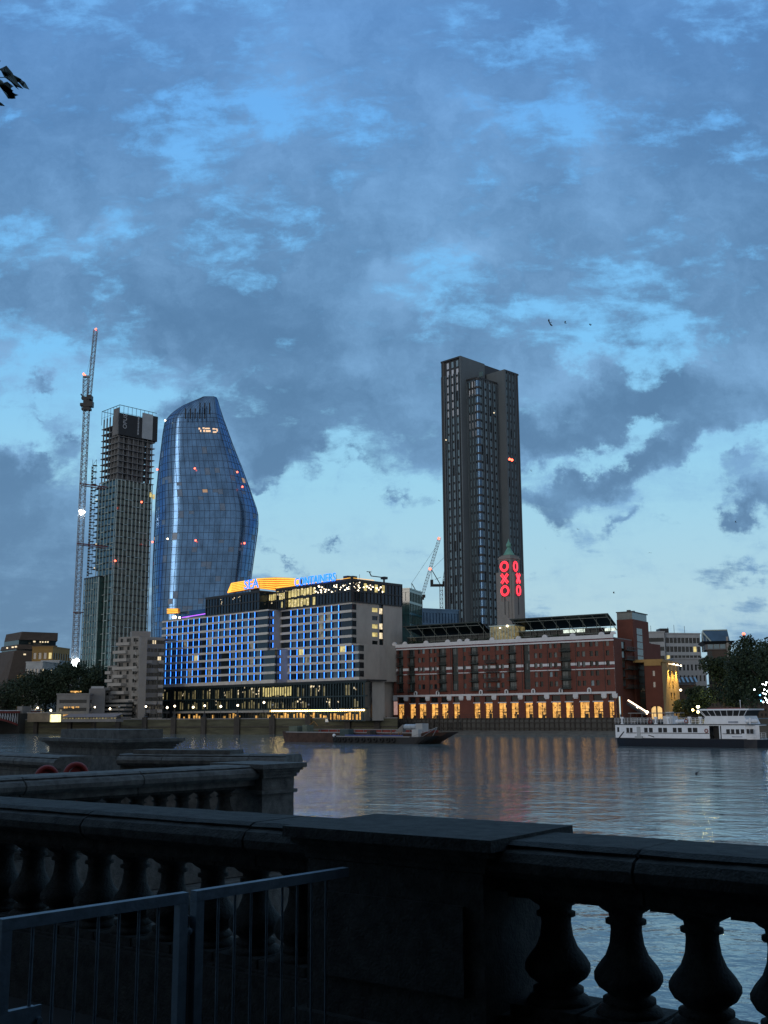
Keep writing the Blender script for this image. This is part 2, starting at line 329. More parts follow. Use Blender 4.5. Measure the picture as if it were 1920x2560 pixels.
# ------------------------------------------------------------------ water, beach, ground
def water_mat():
    m = bpy.data.materials.new('river_water'); m.use_nodes = True; n = m.node_tree.nodes; l = m.node_tree.links; b = n['Principled BSDF']
    b.inputs['Base Color'].default_value = (.19, .25, .26, 1); b.inputs['Roughness'].default_value = .06; b.inputs['IOR'].default_value = 1.55
    t = n.new('ShaderNodeTexCoord'); h = None
    for sc, stx, amp, det in ((.055, (1, .8, 1), 1.0, 3), (.34, (1, 1.15, 1), .42, 4), (1.7, (1, 1.2, 1), .085, 3), (6.5, (1, 1.1, 1), .010, 2)):
        mp = n.new('ShaderNodeMapping'); mp.inputs['Scale'].default_value = stx; mp.inputs['Rotation'].default_value = (0, 0, .3+sc); l.new(t.outputs['Object'], mp.inputs[0])
        z = n.new('ShaderNodeTexNoise'); z.inputs['Scale'].default_value = sc; z.inputs['Detail'].default_value = det; z.inputs['Distortion'].default_value = .6; l.new(mp.outputs[0], z.inputs['Vector'])
        k = n.new('ShaderNodeMath'); k.operation = 'MULTIPLY'; k.inputs[1].default_value = amp; l.new(z.outputs[0], k.inputs[0])
        if h is None: h = k
        else:
            a = n.new('ShaderNodeMath'); a.operation = 'ADD'; l.new(h.outputs[0], a.inputs[0]); l.new(k.outputs[0], a.inputs[1]); h = a
    bm = n.new('ShaderNodeBump'); bm.inputs['Strength'].default_value = 1; bm.inputs['Distance'].default_value = .31
    l.new(h.outputs[0], bm.inputs['Height']); l.new(bm.outputs[0], b.inputs['Normal']); return m
b = MB(); b.quad((-900,-30,0), (900,-30,0), (900,900,0), (-900,900,0)); b.build('river_water', water_mat(), kind='structure')
BANK = [(-640,672), (-123,378), (-50,337), (3.6,317)]
OX0 = pt(1542, 1796, 296); OF = Fr(OX0, (.834, -.552)); OV = Fr(OX0, (.552, .834))
w0 = OF.w(-74, 0, 7); w1 = OF.w(6, 0, 7); w2 = OF.w(240, 0, 7)
b = MB(); ln = BANK + [(w0.x, w0.y), (w1.x, w1.y), (w2.x, w2.y)]
b.prism([(x, y+.3) for x, y in ln] + [(3000, 3500), (-3000, 3500)], -.5, 4.0); b.build('city_ground', M['city'], kind='structure')
# beach at the foot of the wharf: a gently sloping strip
b = MB(); n0 = 40; rows = []
for i in range(n0+1):
    s = -84 + 110*i/n0; base = OF.w(s, 0, 6.8); wdt = max(.3, 11*math.sin(math.pi*min(1, max(0, (i+.5)/(n0+1))))**.6 + rnd.uniform(-.5, .5))
    rows.append([OF.w(s, 1.15-.1*rnd.random(), 6.8), OF.w(s, .75+.1*rnd.random(), 6.8+wdt*.35), OF.w(s, .32, 6.8+wdt*.7), OF.w(s, -.15, 6.8+wdt)])
for i in range(n0):
    for j in range(3): b.quad(rows[i][j], rows[i][j+1], rows[i+1][j+1], rows[i+1][j])
b.build('foreshore', M['sand'], kind='structure')
# ------------------------------------------------------------------ far river wall
rw = thing('river_wall', 'long dark weedy river wall with pilasters below the lamps on the far bank', 'wall', (-50, 337, 0))
wb, cb, ledge = MB(), MB(), MB()
frs = []
for (a, c) in zip(BANK[:-1], BANK[1:]):
    fr = Fr(a, (c[0]-a[0], c[1]-a[1])); L = math.dist(a, c); frs.append((fr, L))
    wb.box(fr, -.1, L+.05, -.4, 4.55, -.1, .55); cb.box(fr, -.1, L+.05, 4.56, 4.88, -.2, .68); ledge.box(fr, -.1, L+.05, 2.1, 2.4, .552, .80)
wb.build('wall_face', M['weed'], rw); cb.build('coping', M['concrete_d'], rw); ledge.build('fender_rail', M['timber'], rw)
def onbank(px):
    fr, L = frs[1] if px < 560 else frs[2]
    return fr, fr.S(px, 1796)
LAMPS = [(96,1,1778),(180,1,1776),(239,1,1774),(300,0,0),(367,1,1770),(439,1,1768),(514,1,1766),(596,1,1765),(684,0,0),(774,0,0),(872,0,0),(945,0,0)]
LL = ['lit river lamp nearest the bridge, in front of the dark trees','lit lamp before the striped pale awning left of the stepped flats','lit lamp in front of the lowest white terraces of the stepped flats','unlit lamp before the stepped flats, between two lit ones',
 'lit lamp at the left end of the glass podium','lit lamp before the dark gap in the left of the podium','lit lamp below the middle of the left hotel wing','lit lamp under the right end of the left hotel wing','unlit lamp beside the left end of the golden light string',
 'unlit lamp below the golden light string, behind the long barge','unlit lamp at the right end of the golden light string','tall unlit lamp before the blank concrete wall, beside the dark slot']
proto = {}
for i, (px, lit, gy) in enumerate(LAMPS):
    fr, s = onbank(px)
    B(fr, s-.9, s+.9, -.3, 5.25, .5, 1.25).build('pilaster', M['timber'], rw)
    base = fr.w(s, 5.25, .6)
    if lit not in proto:
        t = thing('street_lamp', LL[i], 'street lamp', base, 'lamps along the far river wall')
        b = MB(); b.lathe(base, [(0,.62),(.2,.66),(.5,.35),(.9,.42),(1.15,.2)], 10); b.build('plinth', M['dark'], t)
        b = MB(); b.lathe(base, [(1.15,.17),(2.0,.12),(2.9,.10),(3.0,.2),(3.1,.22)], 8); b.build('post', M['dark'], t)
        b = MB(); b.ball(base+Vector((0,0,3.5)), .32, 8); b.build('globe', M['lamp'] if lit else M['grey'], t)
        b = MB(); b.lathe(base+Vector((0,0,3.88)), [(0,.2),(.15,.12),(.35,.02)], 8); b.build('cap', M['dark'], t)
        proto[lit] = t
    else:
        p = proto[lit]; t = p.copy(); col.objects.link(t); t.location = base; t['label'] = LL[i]
        for ch in [c for c in p.children]: c2 = ch.copy(); col.objects.link(c2); c2.parent = t
# promenade lamps standing further back (bare globes on thin posts)
PL = [(127,1776,'bare globe lamp by the ochre-lit wall left of the brick pub'),(275,1772,'small globe lamp in front of the foot of the stepped flats'),(418,1769,'small globe lamp over the podium entrance'),(483,1768,'dim globe lamp under the left wing, beside an entrance'),(552,1766,'small globe lamp before the podium glass, right of centre of the left wing'),(660,1756,'white globe lamp before the podium glass under the recess')]
pp = None
for i, (px, py, lb) in enumerate(PL):
    Y = 352 if px < 300 else 340; g = pt(px, py, Y)
    if pp is None:
        t = thing('globe_lamp', lb, 'lamp', (g.x, g.y, 4.0), 'globe lamps on the far promenade'); hgt = g.z-4
        b = MB(); b.bar((g.x, g.y, 4), (g.x, g.y, g.z-.3), .07, 6); b.build('post', M['dark'], t); b = MB(); b.ball(g, .34, 8); b.build('globe', M['lamp'], t); pp = t
    else:
        t = pp.copy(); col.objects.link(t); t.location = (g.x, g.y, g.z-hgt); t['label'] = lb
        for ch in pp.children: c2 = ch.copy(); col.objects.link(c2); c2.parent = t
# ------------------------------------------------------------------ road bridge at the far left
br = thing('road_bridge', 'end span of a red and white arched road bridge meeting the far bank', 'bridge', (-127, 380, 0))
bf = Fr((-126.5, 379), (.5, .87))
B(bf, -90, 8, 7.0, 7.7, -30, .5).build('deck', M['redsteel'], br); B(bf, -90, 8, 7.72, 8.0, .2, .7).build('handrail', M['white'], br)
b = MB()
for i in range(60):
    a = -2 - i*1.1; z = 6.8 - 3.4*math.exp(-i/9.)
    b.box(bf, a-.12, a+.12, z, 6.95, .1, .3); b.bar(bf.w(a, z, .2), bf.w(a-1.1, 6.9, .2), .07)
b.build('spandrel_lattice', M['white'], br)
b = MB()
for i in range(60):
    a = -2 - i*1.1; z = 6.8 - 3.6*math.exp(-i/9.); z2 = 6.8 - 3.6*math.exp(-(i+1)/9.)
    b.bar(bf.w(a, z-.2, .15), bf.w(a-1.1, z2-.2, .15), .42)
b.build('arch_rib', M['redsteel'], br)
B(bf, -2, 3, -.4, 6.9, -30, 1.4).build('abutment', M['granite'], br); B(bf, -1.4, 2.4, 6.9, 9.3, -1, 1.6).build('pier_cap', M['concrete_d'], br)
# ------------------------------------------------------------------ simple blocks with real window openings
def block(name, label, cat, px0, px1, pyt, Y, ang, depth, m, rows, cols, wz=.55, ws=.6, base=4., glass=None, lit=0., litm=None, roofm=None, cap=60, group=None, flank=True, strip=False):
    """rectangular building; ang (deg): how far its front turns away to the left"""
    a = math.radians(ang); u = (math.cos(a), -math.sin(a))
    o = pt(px1, 1786, Y); fr = Fr(o, u); s0 = fr.S(px0, 1750); zt = fr.Zz(px1, pyt)
    t = thing(name, label, cat, (o.x, o.y, base), group)
    def face(fr, a0, a1, cols):
        rz = (zt-base)/(rows+.35); cw = (a1-a0)/cols; hs = []
        for r in range(rows):
            z = base + rz*(r+.32)
            if strip: hs.append((a0+cw*.25, a1-cw*.25, z, z+rz*wz))
            else:
                for c in range(cols): x = a0+cw*(c+.5-ws/2); hs.append((x, x+cw*ws, z, z+rz*wz))
        return hs
    h1 = face(fr, s0, 0, cols); b = MB(); b.wall(fr, s0, 0, base, zt, h1)
    fv = fr.at(0); h2 = face(fv, 0, depth, max(1, int(cols*depth/max(1, -s0)))); b.wall(fv, 0, depth, base, zt, h2)
    fb = Fr(fr.w(0, 0, -depth).xy, (-fr.u.x, -fr.u.y)); b.wall(fb, 0, -s0, base, zt, []); fl = Fr(fr.w(s0, 0, -depth).xy, (fr.n.x, fr.n.y)); b.wall(fl, 0, depth, base, zt, [])
    b.build('wall', m, t)
    B(fr, s0-.2, .2, zt, zt+.5, -depth-.2, .2).build('roof', roofm or m, t)
    g = glass or M['glass']
    def rr(hs): return [(*h, (litm or M['yellow'])) if rnd.random() < lit else h for h in hs]
    panes(t, fr, rr(h1), m=g, cap=cap, d=-.3); panes(t, fv, rr(h2), m=g, cap=min(cap, 30), d=-.3)
    return t, fr, s0, zt
# museum tower with sloping brick planes
mt = thing('museum_tower', 'dark twisted brick tower with horizontal light slots at the far left', 'building', (-260, 660, 4))
b = MB()
def mp(px, Y, dz=0): q = pt(px, 1780, Y); return (q.x, q.y)
Zm = lambda py: pt(60, py, 650).z
def tier(z0, z1, xa0, xb0, xc0, xa1, xb1, xc1):
    lo = [mp(xa0, 672), mp(xb0, 650), mp(xc0, 662), mp(xc0-10, 700)]; hi = [mp(xa1, 672), mp(xb1, 650), mp(xc1, 662), mp(xc1-10, 700)]
    k = len(b.v); b.v += [Vector((*p, z0)) for p in lo] + [Vector((*p, z1)) for p in hi]
    for i in range(4): b.f.append((k+i, k+(i+1) % 4, k+4+(i+1) % 4, k+4+i))
    b.f.append((k+4, k+5, k+6, k+7)); b.f.append((k+3, k+2, k+1, k))
tier(4, Zm(1626), -60, -5, 135, -12, 28, 135); tier(Zm(1622), Zm(1611), -9, 32, 135, -6, 34, 135); tier(Zm(1599), Zm(1579), 0, 38, 135, 4, 44, 135)
b.build('brick_wall', M['brickd'], mt)
b = MB(); k0 = b; 
for (z0, z1, xa, xb, xc) in ((Zm(1626), Zm(1622), -8, 32, 132), (Zm(1611), Zm(1599), -3, 37, 131)):
    b.prism([mp(xa+3, 671), mp(xb, 652), mp(xc, 662), mp(xc-10, 695)], z0, z1)
b.build('window_band', M['glass'], mt)
b = MB()
for (x, y, w) in ((86,1604,5),(101,1605,3),(107,1605,3),(114,1605,3),(120,1605,3),(32,1618,5),(40,1617,5),(18,1620,4),(62,1636,6)):
    q = pt(x, y, 648); b.wbox(q.x-w*.12, q.x+w*.12, q.y-.3, q.y, q.z-.4, q.z+.4)
b.build('lit_window', M['cream'], mt, kind='stuff')
block('apartment_block', 'ochre-clad flats in front of the brick museum tower', 'building', 74, 124, 1618, 600, 8, 22, M['ochre'], 6, 4, lit=.15)
block('terrace_house', 'pale blue-white flats with balconies under the ochre block', 'building', 60, 100, 1656, 540, 12, 18, M['grey'], 4, 5, lit=.25, litm=M['cream'])
block('terrace_house', 'low white-topped flats just right of the ochre block', 'building', 98, 142, 1653, 555, 5, 18, M['grey'], 4, 4)
block('apartment_block', 'small buff brick block with lit windows left of the trees', 'building', 40, 70, 1690, 560, 10, 18, M['yellowbrick'], 4, 3, lit=.5, litm=M['warm'])
block('plant_room', 'small dark roof box above the trees, left of the crane foot', 'building', 160, 175, 1647, 640, 10, 12, M['concrete_d'], 5, 2)
# riverside pub
t, fr, s0, zt = block('riverside_pub', 'low concrete pub with lit strip windows and a blank right flank', 'building', 142, 222, 1737, 358, -2, 16, M['concrete_d'], 3, 3, strip=True, wz=.42, lit=0)
q = fr
for (x0, x1, y, mm) in ((176,204,1730,'warm'),(161,200,1769,'warm'),(160,172,1789,'warm'),(182,205,1788,'warm')):
    z = fr.Zz((x0+x1)/2, y); b = MB()
    for k in range(7):
        a = fr.S(x0+(x1-x0)*(k+rnd.random()*.6)/7, y); b.box(fr, a-.25, a+.25, z-.3+rnd.random()*.3, z+.35, .02, .12)
    b.build('lit_window', M[mm], t)
bx = thing('roof_store', 'blank grey concrete block right of the strip-windowed pub', 'building', tuple(pt(240, 1790, 366)), None)
f2 = Fr(pt(222, 1790, 362), (.96, .28)); B(f2, 0, f2.S(262, 1760), 4, f2.Zz(235, 1721), -16, 0).build('wall', M['concrete_d'], bx)
B(f2, .5, 4.6, f2.Zz(235,1721)+.02, f2.Zz(235,1715), -10, -3).build('rooftop_unit', M['grey'], bx)
kw = thing('market_awning', 'long pale striped awning on the promenade beside the pub', 'awning', tuple(pt(220, 1800, 345)))
f3 = Fr(pt(155, 1800, 349), (.93, -.36)); L3 = f3.S(290, 1800)
B(f3, 0, L3, 4.0, 4.9, -4, 0).build('counter', M['concrete_d'], kw); b = MB()
b.quad(f3.w(0, 6.6, -4), f3.w(0, 5.5, .6), f3.w(L3, 5.5, .6), f3.w(L3, 6.6, -4)); b.quad(f3.w(0, 6.5, -4), f3.w(L3, 6.5, -4), f3.w(L3, 5.4, .6), f3.w(0, 5.4, .6)); b.build('canopy', mat('pink_white_canvas', (.22,.185,.18), .7, .1), kw)
b = MB()
for k in range(18): a = L3*(k+.5)/18; b.box(f3, a-.3, a+.3, 4.92, 5.3, -.3, -.1)
b.build('lit_hatch', M['dimlit'], kw, kind='stuff')
fl = thing('flood_lit_stall', 'brightly lit yellow-green kiosk on the far quay by the bridge', 'kiosk', tuple(pt(135, 1800, 352)))
g = pt(135, 1795, 352); B(WF, g.x-1.3, g.x+1.3, 4., 6.4, -g.y-3, -g.y).build('cabin', mat('lit_kiosk_panel', (.5,.5,.3), .5, .4, .8, emit=2.2, ecol=(1.,.85,.4)), fl); B(WF, g.x-1.8, g.x+1.8, 6.42, 6.7, -g.y-3.4, -g.y+.5).build('roof', M['concrete_d'], fl)
lb = thing('abutment_building', 'low stone wall lit amber beside the bridge end', 'wall', tuple(pt(90, 1800, 366))); q0, q1 = pt(68, 1800, 374), pt(142, 1800, 362)
f4 = Fr(q0, (q1.x-q0.x, q1.y-q0.y)); B(f4, 0, (q1-q0).xy.length, 4, f4.Zz(100, 1783), -5, 0).build('wall', mat('brown_stone', (.20,.16,.11), .85, .3, .4), lb)
B(f4, -.2, (q1-q0).xy.length+.2, f4.Zz(100, 1783)+.01, f4.Zz(100, 1781), -5.2, .2).build('coping', M['concrete'], lb)
# ------------------------------------------------------------------ trees
def tree(name, label, px, Y, base, h, w, n, trunk=.35, group=None, m=None, leafs=.75, low=.22, seed=1, lobes=9):
    r = random.Random(seed); o = pt(px, 1786, Y); x, y = o.x, o.y
    t = thing(name, label, 'tree', (x, y, base), group)
    b = MB(); b.bar((x, y, base), (x+.2, y, base+h*.45), (trunk*h/16, trunk*h/24), 7)
    L = []
    for k in range(lobes):
        a = r.uniform(0, 6.28); rr = w*.5*r.uniform(.15, .72); z = base + h*(low + (1-low)*r.uniform(.18, .82))
        R = w*r.uniform(.16, .27)*(1.25-.5*(z-base)/h); L.append((Vector((x+rr*math.cos(a), y+rr*math.sin(a), z)), R)); b.bar((x+.1, y, base+h*.35), L[-1][0], (.10*h/12, .03*h/12), 5)
    L.append((Vector((x, y, base+h*.66)), w*.30)); L.append((Vector((x, y, base+h*.86)), w*.16))
    b.build('trunk', M['bark'], t)
    c = MB()
    for k in range(n):
        C, R = r.choice(L); d = Vector((r.gauss(0,1), r.gauss(0,1), r.gauss(0,1))).normalized()*R*(r.random()**.35)*r.uniform(.8, 1.12); p = C+d
        if p.z < base+h*low*.6: continue
        e = Vector((r.gauss(0,1), r.gauss(0,1), r.gauss(0,1))).normalized(); g = e.orthogonal().normalized(); s = leafs*r.uniform(.5, 1.25); g2 = e.cross(g)
        c.quad(p-g*s*.5, p-g2*s*.32, p+g*s*.5, p+g2*s*.32)
    c.build('crown', m or M['leaf'], t); return t
TG = 'trees along the far embankment'
for i, (px, Y, h, w, lb) in enumerate(((20,400,12,19,'dark low tree beside the bridge at the far left edge'),(70,395,15,17,'rounded dark tree behind the bridge-end lamp'),(112,398,17,15,'dark tree left of the pub, under the white-topped flats'),
    (150,395,20,15,'broad dark tree left of the crane foot, behind the pub'),(196,392,20,14,'dense dark tree in front of the foot of the unfinished tower'),(238,390,19,13,'dark tree between the unfinished tower and the stepped flats'))):
    tree('plane_tree', lb, px, Y, 4, h+2, w+4, 6500, group=TG, seed=20+i, lobes=14)
for i, (px, Y, h, w, n, lb) in enumerate(((1880,262,21.,15,7000,'large dark tree at the right edge, tallest beside the brick tower block'),(1812,278,16.5,11,4500,'full dark tree in front of the brick office tower'),(1925,250,19,15,4500,'dark tree cut by the right edge of the view, hung with lights'),
    (1748,285,8.5,9,2600,'low dark tree behind the ferry, right of the floodlit buff gable'),(1712,290,5,6,900,'small yellow-green bush at the foot of the floodlit gable'))):
    tree('plane_tree' if i < 4 else 'bush', lb, px, Y, 4, h, w, int(n*1.7), group=TG if i < 4 else None, seed=50+i, leafs=.7, lobes=18 if i < 4 else 8, low=.12, m=None if i < 4 else mat('lit_bush_leaf', (.12,.12,.03), .7, .4, .5))
# ------------------------------------------------------------------ stepped white flats
sf = thing('stepped_flats', 'pale concrete stepped block of flats with jutting balconies left of the hotel', 'building', tuple(pt(320, 1795, 372)))
SW = mat('flats_render', (.26,.25,.235), .8, .16, .25)
f = Fr(pt(335, 1795, 366), (.93, .36)); f6 = Fr(pt(335, 1795, 366), (.86, -.51))
body, slab, balc = MB(), MB(), MB(); wins = []
# (left px, right px, top py): each column of the pile
for (x0, x1, yt, dep, fwd) in ((292,345,1592,18,0),(268,296,1664,16,0),(258,282,1728,15,.5),(240,264,1757,14,1)):
    a0, a1 = f6.S(x0, 1700, fwd), f6.S(x1, 1700, fwd); zt = f6.Zz((x0+x1)/2, yt, fwd); nf = max(1, int((zt-4)/2.75)); hs = []
    for k in range(nf):
        z = zt - 2.75*(k+1) + .95; n = max(1, int((a1-a0)/2.6))
        for j in range(n):
            c = a0+(a1-a0)*(j+.5)/n; w_ = rnd.choice((.6, .95, 1.1)); hs.append((c-w_, c+w_, z, z+1.2))
        if k % 1 == 0:
            off = rnd.choice((0, 0, 1.0, 1.6)) if x0 > 280 else .5*rnd.random()
            c0 = a0 - (1.6 if (k % 2 and x0 > 285) else .2); slab.box(f6, c0, a0+(a1-a0)*rnd.choice((.45, .6, 1.)), z-1.12, z-.12, fwd+.02, fwd+.9+off)
    body.wall(f6, a0, a1, 4, zt, hs, fwd, .4); body.box(f6, a0+.02, a1-.02, zt-.6, zt-.02, fwd-dep, fwd-.42); body.box(f6, a0, a0+.4, 4, zt-.7, fwd-dep, fwd-.42); wins += [(*h, fwd) for h in hs]
a = f.S(408, 1700)
hs = []
zt = f.Zz(380, 1597)
for k in range(16):
    z = zt-2.75*(k+1)+1.0
    if z < 5: break
    for j in range(8): c = a*(j+.5)/8; w_ = rnd.choice((.5, .8, 1.05)); hs.append((c-w_, c+w_, z, z+1.25))
    if k: slab.box(f, -1.2+.8*(k % 3), a*rnd.choice((.35,.55,.75)), z-1.15, z-.1, .02, 1.5+.5*(k % 2)); slab.box(f, a*.8, a-.2, z-1.15, z-.1, .02, 1.1)
body.wall(f, 0, a, 4, zt, hs, 0, .4); body.box(f, 0, a, zt+.01, zt+.5, -18, .0)
body.build('wall', SW, sf); slab.build('balcony', mat('balcony_parapet', (.38,.365,.34), .8, .1, .5), sf, kind='stuff')
panes(sf, f6, [w[:4] for w in wins if w[4] == 0], d=-.35, cap=60); panes(sf, f6, [w[:4] for w in wins if w[4]], d=.4, cap=20); panes(sf, f, [(*h, M['cream']) if rnd.random() < .03 else h for h in hs], d=-.35, cap=40)
f5 = Fr(pt(345, 1795, 362), (.93, .36)); B(f5, 0, f5.S(366, 1700), 4, f5.Zz(350, 1592), -10, -.5).build('stair_core', SW, sf)
g5 = pt(352, 1578, 375); B(Fr(g5, (.93,.36)), -3, 3.5, f.Zz(350,1597)+.4, g5.z, -5, 0).build('rooftop_unit', SW, sf)
for k in range(5):
    z = 4.9 + k*1.35 + .0; a_, c_ = f6.S(224+k*7, 1790, 5), f6.S(312, 1790, 5); B(f6, a_, c_, z, z+.62, 1.6, 7.4-k*.9).build('terrace', SW, sf); B(f6, a_+.5, c_, z-.7, z-.01, 1.4, 7.0-k*.9).build('terrace_glazing', M['glass'], sf)
# ------------------------------------------------------------------ unfinished tower
def lamps(parent, name, pts, m, r=.45):
    for (px, py, Y) in pts:
        b = MB(); b.ball(pt(px, py, Y), r, 6); b.build(name, m, parent)
N0 = pt(300, 1014, 540); ut = thing('unfinished_tower', 'tall tower under construction with open concrete floors and black sheeting on top', 'building', (N0.x, N0.y, 4))
UL = Fr(N0, (.707, -.707)); UR = UL.at(0); WL, WR = -16., 21.
zc = UL.Zz(300, 1195); zs0, zs1 = UR.Zz(350, 1098), UL.Zz(300, 1034); ztop = N0.z
def box2(b, a0, a1, r0, r1, z0, z1): return b.box(UL, a0, a1, z0, z1, -r1, -r0)
b = MB(); k = 0; z = zc
while z < ztop-8:
    box2(b, WL-.9, .5, -.5, WR+.9, z, z+.32); z += 3.25
b.build('floor_slab', M['concrete_d'], ut, kind='stuff')
b = MB(); box2(b, WL+6, -2.2, 2.2, WR-5.5, zc, ztop-4); b.build('core', M['concrete_d'], ut)
b = MB()
for i in range(6): a = WL + .3 - i*WL/5.2*1; b.box(UL, min(a, -.2)-.25, min(a, -.2)+.25, zc, zs1, -.5, 0.02)
for i in range(8): a = WR*i/7.3; b.box(UR, a, a+.5, zc, zs1-1, -.5, 0.03)
b.build('column', M['concrete_d'], ut, kind='stuff')
b = MB(); 
for i in range(5): 
    a = 1.5+i*4.; b.box(UR, a, a+2.8, zc, zs0, -1.6, -1.2)
b.box(UL, -10, -1, zc, zs0, -1.6, -1.2); b.build('formwork_panel', M['concrete_d'], ut)
# sheeting
SC = 1.2
B(UR, -SC, UR.S(355, 1080, SC)-.02, UR.Zz(320, 1090, SC), UR.Zz(320, 1036, SC), .9, SC).build('black_sheeting', M['black'], ut)
B(UR, UR.S(355, 1080, SC), UR.S(381, 1080, SC), UR.Zz(368, 1098, SC), UR.Zz(368, 1034, SC), .9, SC+.1).build('grey_panel', M['grey'], ut)
B(UR, UR.S(381, 1080, SC)+.02, WR+1.6, UR.Zz(390, 1104, SC), UR.Zz(390, 1041, SC), -7, SC).build('black_sheeting', M['black'], ut)
B(UL, UL.S(283, 1050, SC), SC, UL.Zz(290, 1086, SC), UL.Zz(290, 1021, SC), .9, SC-.02).build('dark_boarding', M['concrete_d'], ut)
t, w = text_mesh('OPUS', 1., UR, 0, 0, 0); H0 = UR.Zz(312, 1072, SC+.1); H1 = UR.Zz(312, 1035, SC+.1); sz = (H1-H0)/w
t, _ = text_mesh('OPUS', sz, UR, UR.S(317, 1060, SC+.1), H0, SC+.06, ext=.05, rot=math.pi/2, narrow=1.); t.build('lettering', mat('pale_sign_paint', (.45,.47,.5), .6, .05, 1), ut)
b = MB(); zA, zB = UR.Zz(345, 1087, SC), UR.Zz(345, 1043, SC); zz = zA
while zz < zB: L = rnd.uniform(.3, .8); b.box(UR, UR.S(344, 1060, SC), UR.S(347.5, 1060, SC), zz, zz+L*.8, SC+.02, SC+.08); zz += L+.15
b.build('sign_strip', mat('pale_sign_paint', (.45,.47,.5)), ut)
b = MB(); R_ = []
for (A, Bq, n) in ((UL.w(WL-.6, 0, .8), UL.w(1.2, 0, .8), 6), (UL.w(1.2, 0, .8), UR.w(WR+1, 0, .8), 9)):
    for i in range(n):
        p, q = A.lerp(Bq, i/n), A.lerp(Bq, (i+1)/n); zt_ = lambda v: ztop + .0*v.x
        b.bar((p.x, p.y, ztop), (q.x, q.y, ztop), .17); b.bar((p.x, p.y, ztop-7.6), (p.x, p.y, ztop), .12); b.bar((p.x, p.y, ztop-3.8), (q.x, q.y, ztop-3.8), .07)
q = UL.w(WL-.6, 0, .8); b.bar((q.x, q.y, ztop), (q.x+13, q.y+13, ztop), .15)
b.build('safety_frame', M['dark'], ut)
# glazed part: dark glass storeys, pale ribs
b = MB(); box2(b, WL, -.35, .35, WR, 4, zc); b.build('glazing', M['glassg'], ut)
def storeys(fr, a0, a1, z0, z1, fh, cols, d=0., seed=1):
    r = random.Random(seed); s = MB(); v = MB(); cw = (a1-a0)/cols; z = z0; k = 0
    while z < z1-.5: s.box(fr, a0+.05, a1-.05, z, z+.4, -.2, d+.10); z += fh
    for i in range(cols+1): a = a0+cw*i; v.box(fr, a-.14, a+.14, z0, z1, d+.02, d+.42)
    for i in range(cols):
        z = z0 + fh*r.choice((1, 2, 3))
        while z < z1: v.box(fr, a0+cw*i+.18, a0+cw*(i+1)-.18, z-.14, z+.14, d+.1, d+.38); z += fh*r.choice((3, 4, 5))
    return s, v
for (fr, a0, a1, n, sd_) in ((UL, WL, 0, 5, 1), (UR, 0, WR, 9, 2)):
    s, v = storeys(fr, a0, a1, 4, zc, 3.3, n, .36, sd_); s.build('spandrel', M['dark'], ut); v.build('facade_rib', M['rib'], ut)
# glazed shaft on the left and the lower block
def sub(pxl, pxr, y0, y1, nm, fwd, cols, m2, dep):
    a0, a1 = UL.S(pxl, (y0+y1)/2, fwd), UL.S(pxr, (y0+y1)/2, fwd); z1 = UL.Zz(pxr, y0, fwd); z0 = UL.Zz(pxr, y1, fwd) if y1 < 1640 else 4
    B(UL, a0, a1, z0, z1, fwd-dep, fwd-.35).build(nm, M['glassg'], ut); s, v = storeys(UL, a0, a1, z0, z1, 3.3, cols, fwd, 5+cols)
    s.build('spandrel', M['dark'], ut)
    if m2: v.build('facade_rib', M['rib'], ut)
    B(UL, a0-.3, a1+.3, z1+.01, z1+.6, fwd-dep-.3, fwd+.3).build('roof_edge', M['dark'], ut); return a0, a1, z0, z1
sub(240, 264, 1215, 1420, 'glazed_shaft', -2., 2, False, 10); sub(206, 243, 1443, 1700, 'lower_wing_glazing', 2.5, 6, True, 8)
a0 = UL.S(243, 1500, 2.5); fr2 = UL.at(a0, 2.5); s, v = storeys(fr2, 0, 8, 4, UL.Zz(243, 1443, 2.5), 3.3, 3, .02, 9); s.build('spandrel', M['dark'], ut); v.build('facade_rib', M['rib'], ut); B(fr2, .05, 7.9, 4, UL.Zz(243, 1443, 2.5)-.1, -.4, -.02).build('lower_wing_glazing', M['glassg'], ut)
lamps(ut, 'red_lamp', [(393,1174,555),(381,1355,550),(288,1402,538),(354,1255,538)], M['redlamp'], .5)
lamps(ut, 'work_lamp', [(241,1249,545),(236,1420,545),(240,1360,545)], M['cream'], .35)
b = MB(); 
for (x, y) in ((377,1237),(384,1242)): a = UR.S(x, y, .4); zq = UR.Zz(x, y, .4); b.box(UR, a-.7, a+.7, zq-1.3, zq+1.3, .42, .5)
b.build('lit_window', M['yellow'], ut)
hs = thing('builders_hoist', 'slim ladder-like builders hoist mast between crane and unfinished tower', 'hoist', tuple(pt(222, 1600, 535)))
b = MB(); pA, pB = pt(219, 1440, 535), pt(231, 1165, 535); x0, y0, z = pA.x, 535, pA.z
while z < pB.z: b.wbox(x0-.45, x0+.45, y0-.3, y0+.3, z, z+.8); z += 1.5
b.bar((x0-.4, y0, 4), (x0-.4, y0, pB.z), .09); b.bar((x0+.4, y0, 4), (x0+.4, y0, pB.z), .09); b.build('mast', M['dark'], hs)
b = MB(); x0 = pt(232, 1300, 537).x; z = pt(232, 1435, 537).z; zt = pt(240, 1150, 537).z
while z < zt: b.wbox(x0-1.2, x0+.9, 536, 538, z, z+.3); b.bar((x0-1.1, 536, z), (x0+.8, 536, z+3.2), .08); z += 3.3
for dx in (-1.1, .8): b.bar((x0+dx, 536, pt(232,1435,537).z), (x0+dx, 536, zt), .1)
b.build('scaffold', M['dark'], ut)
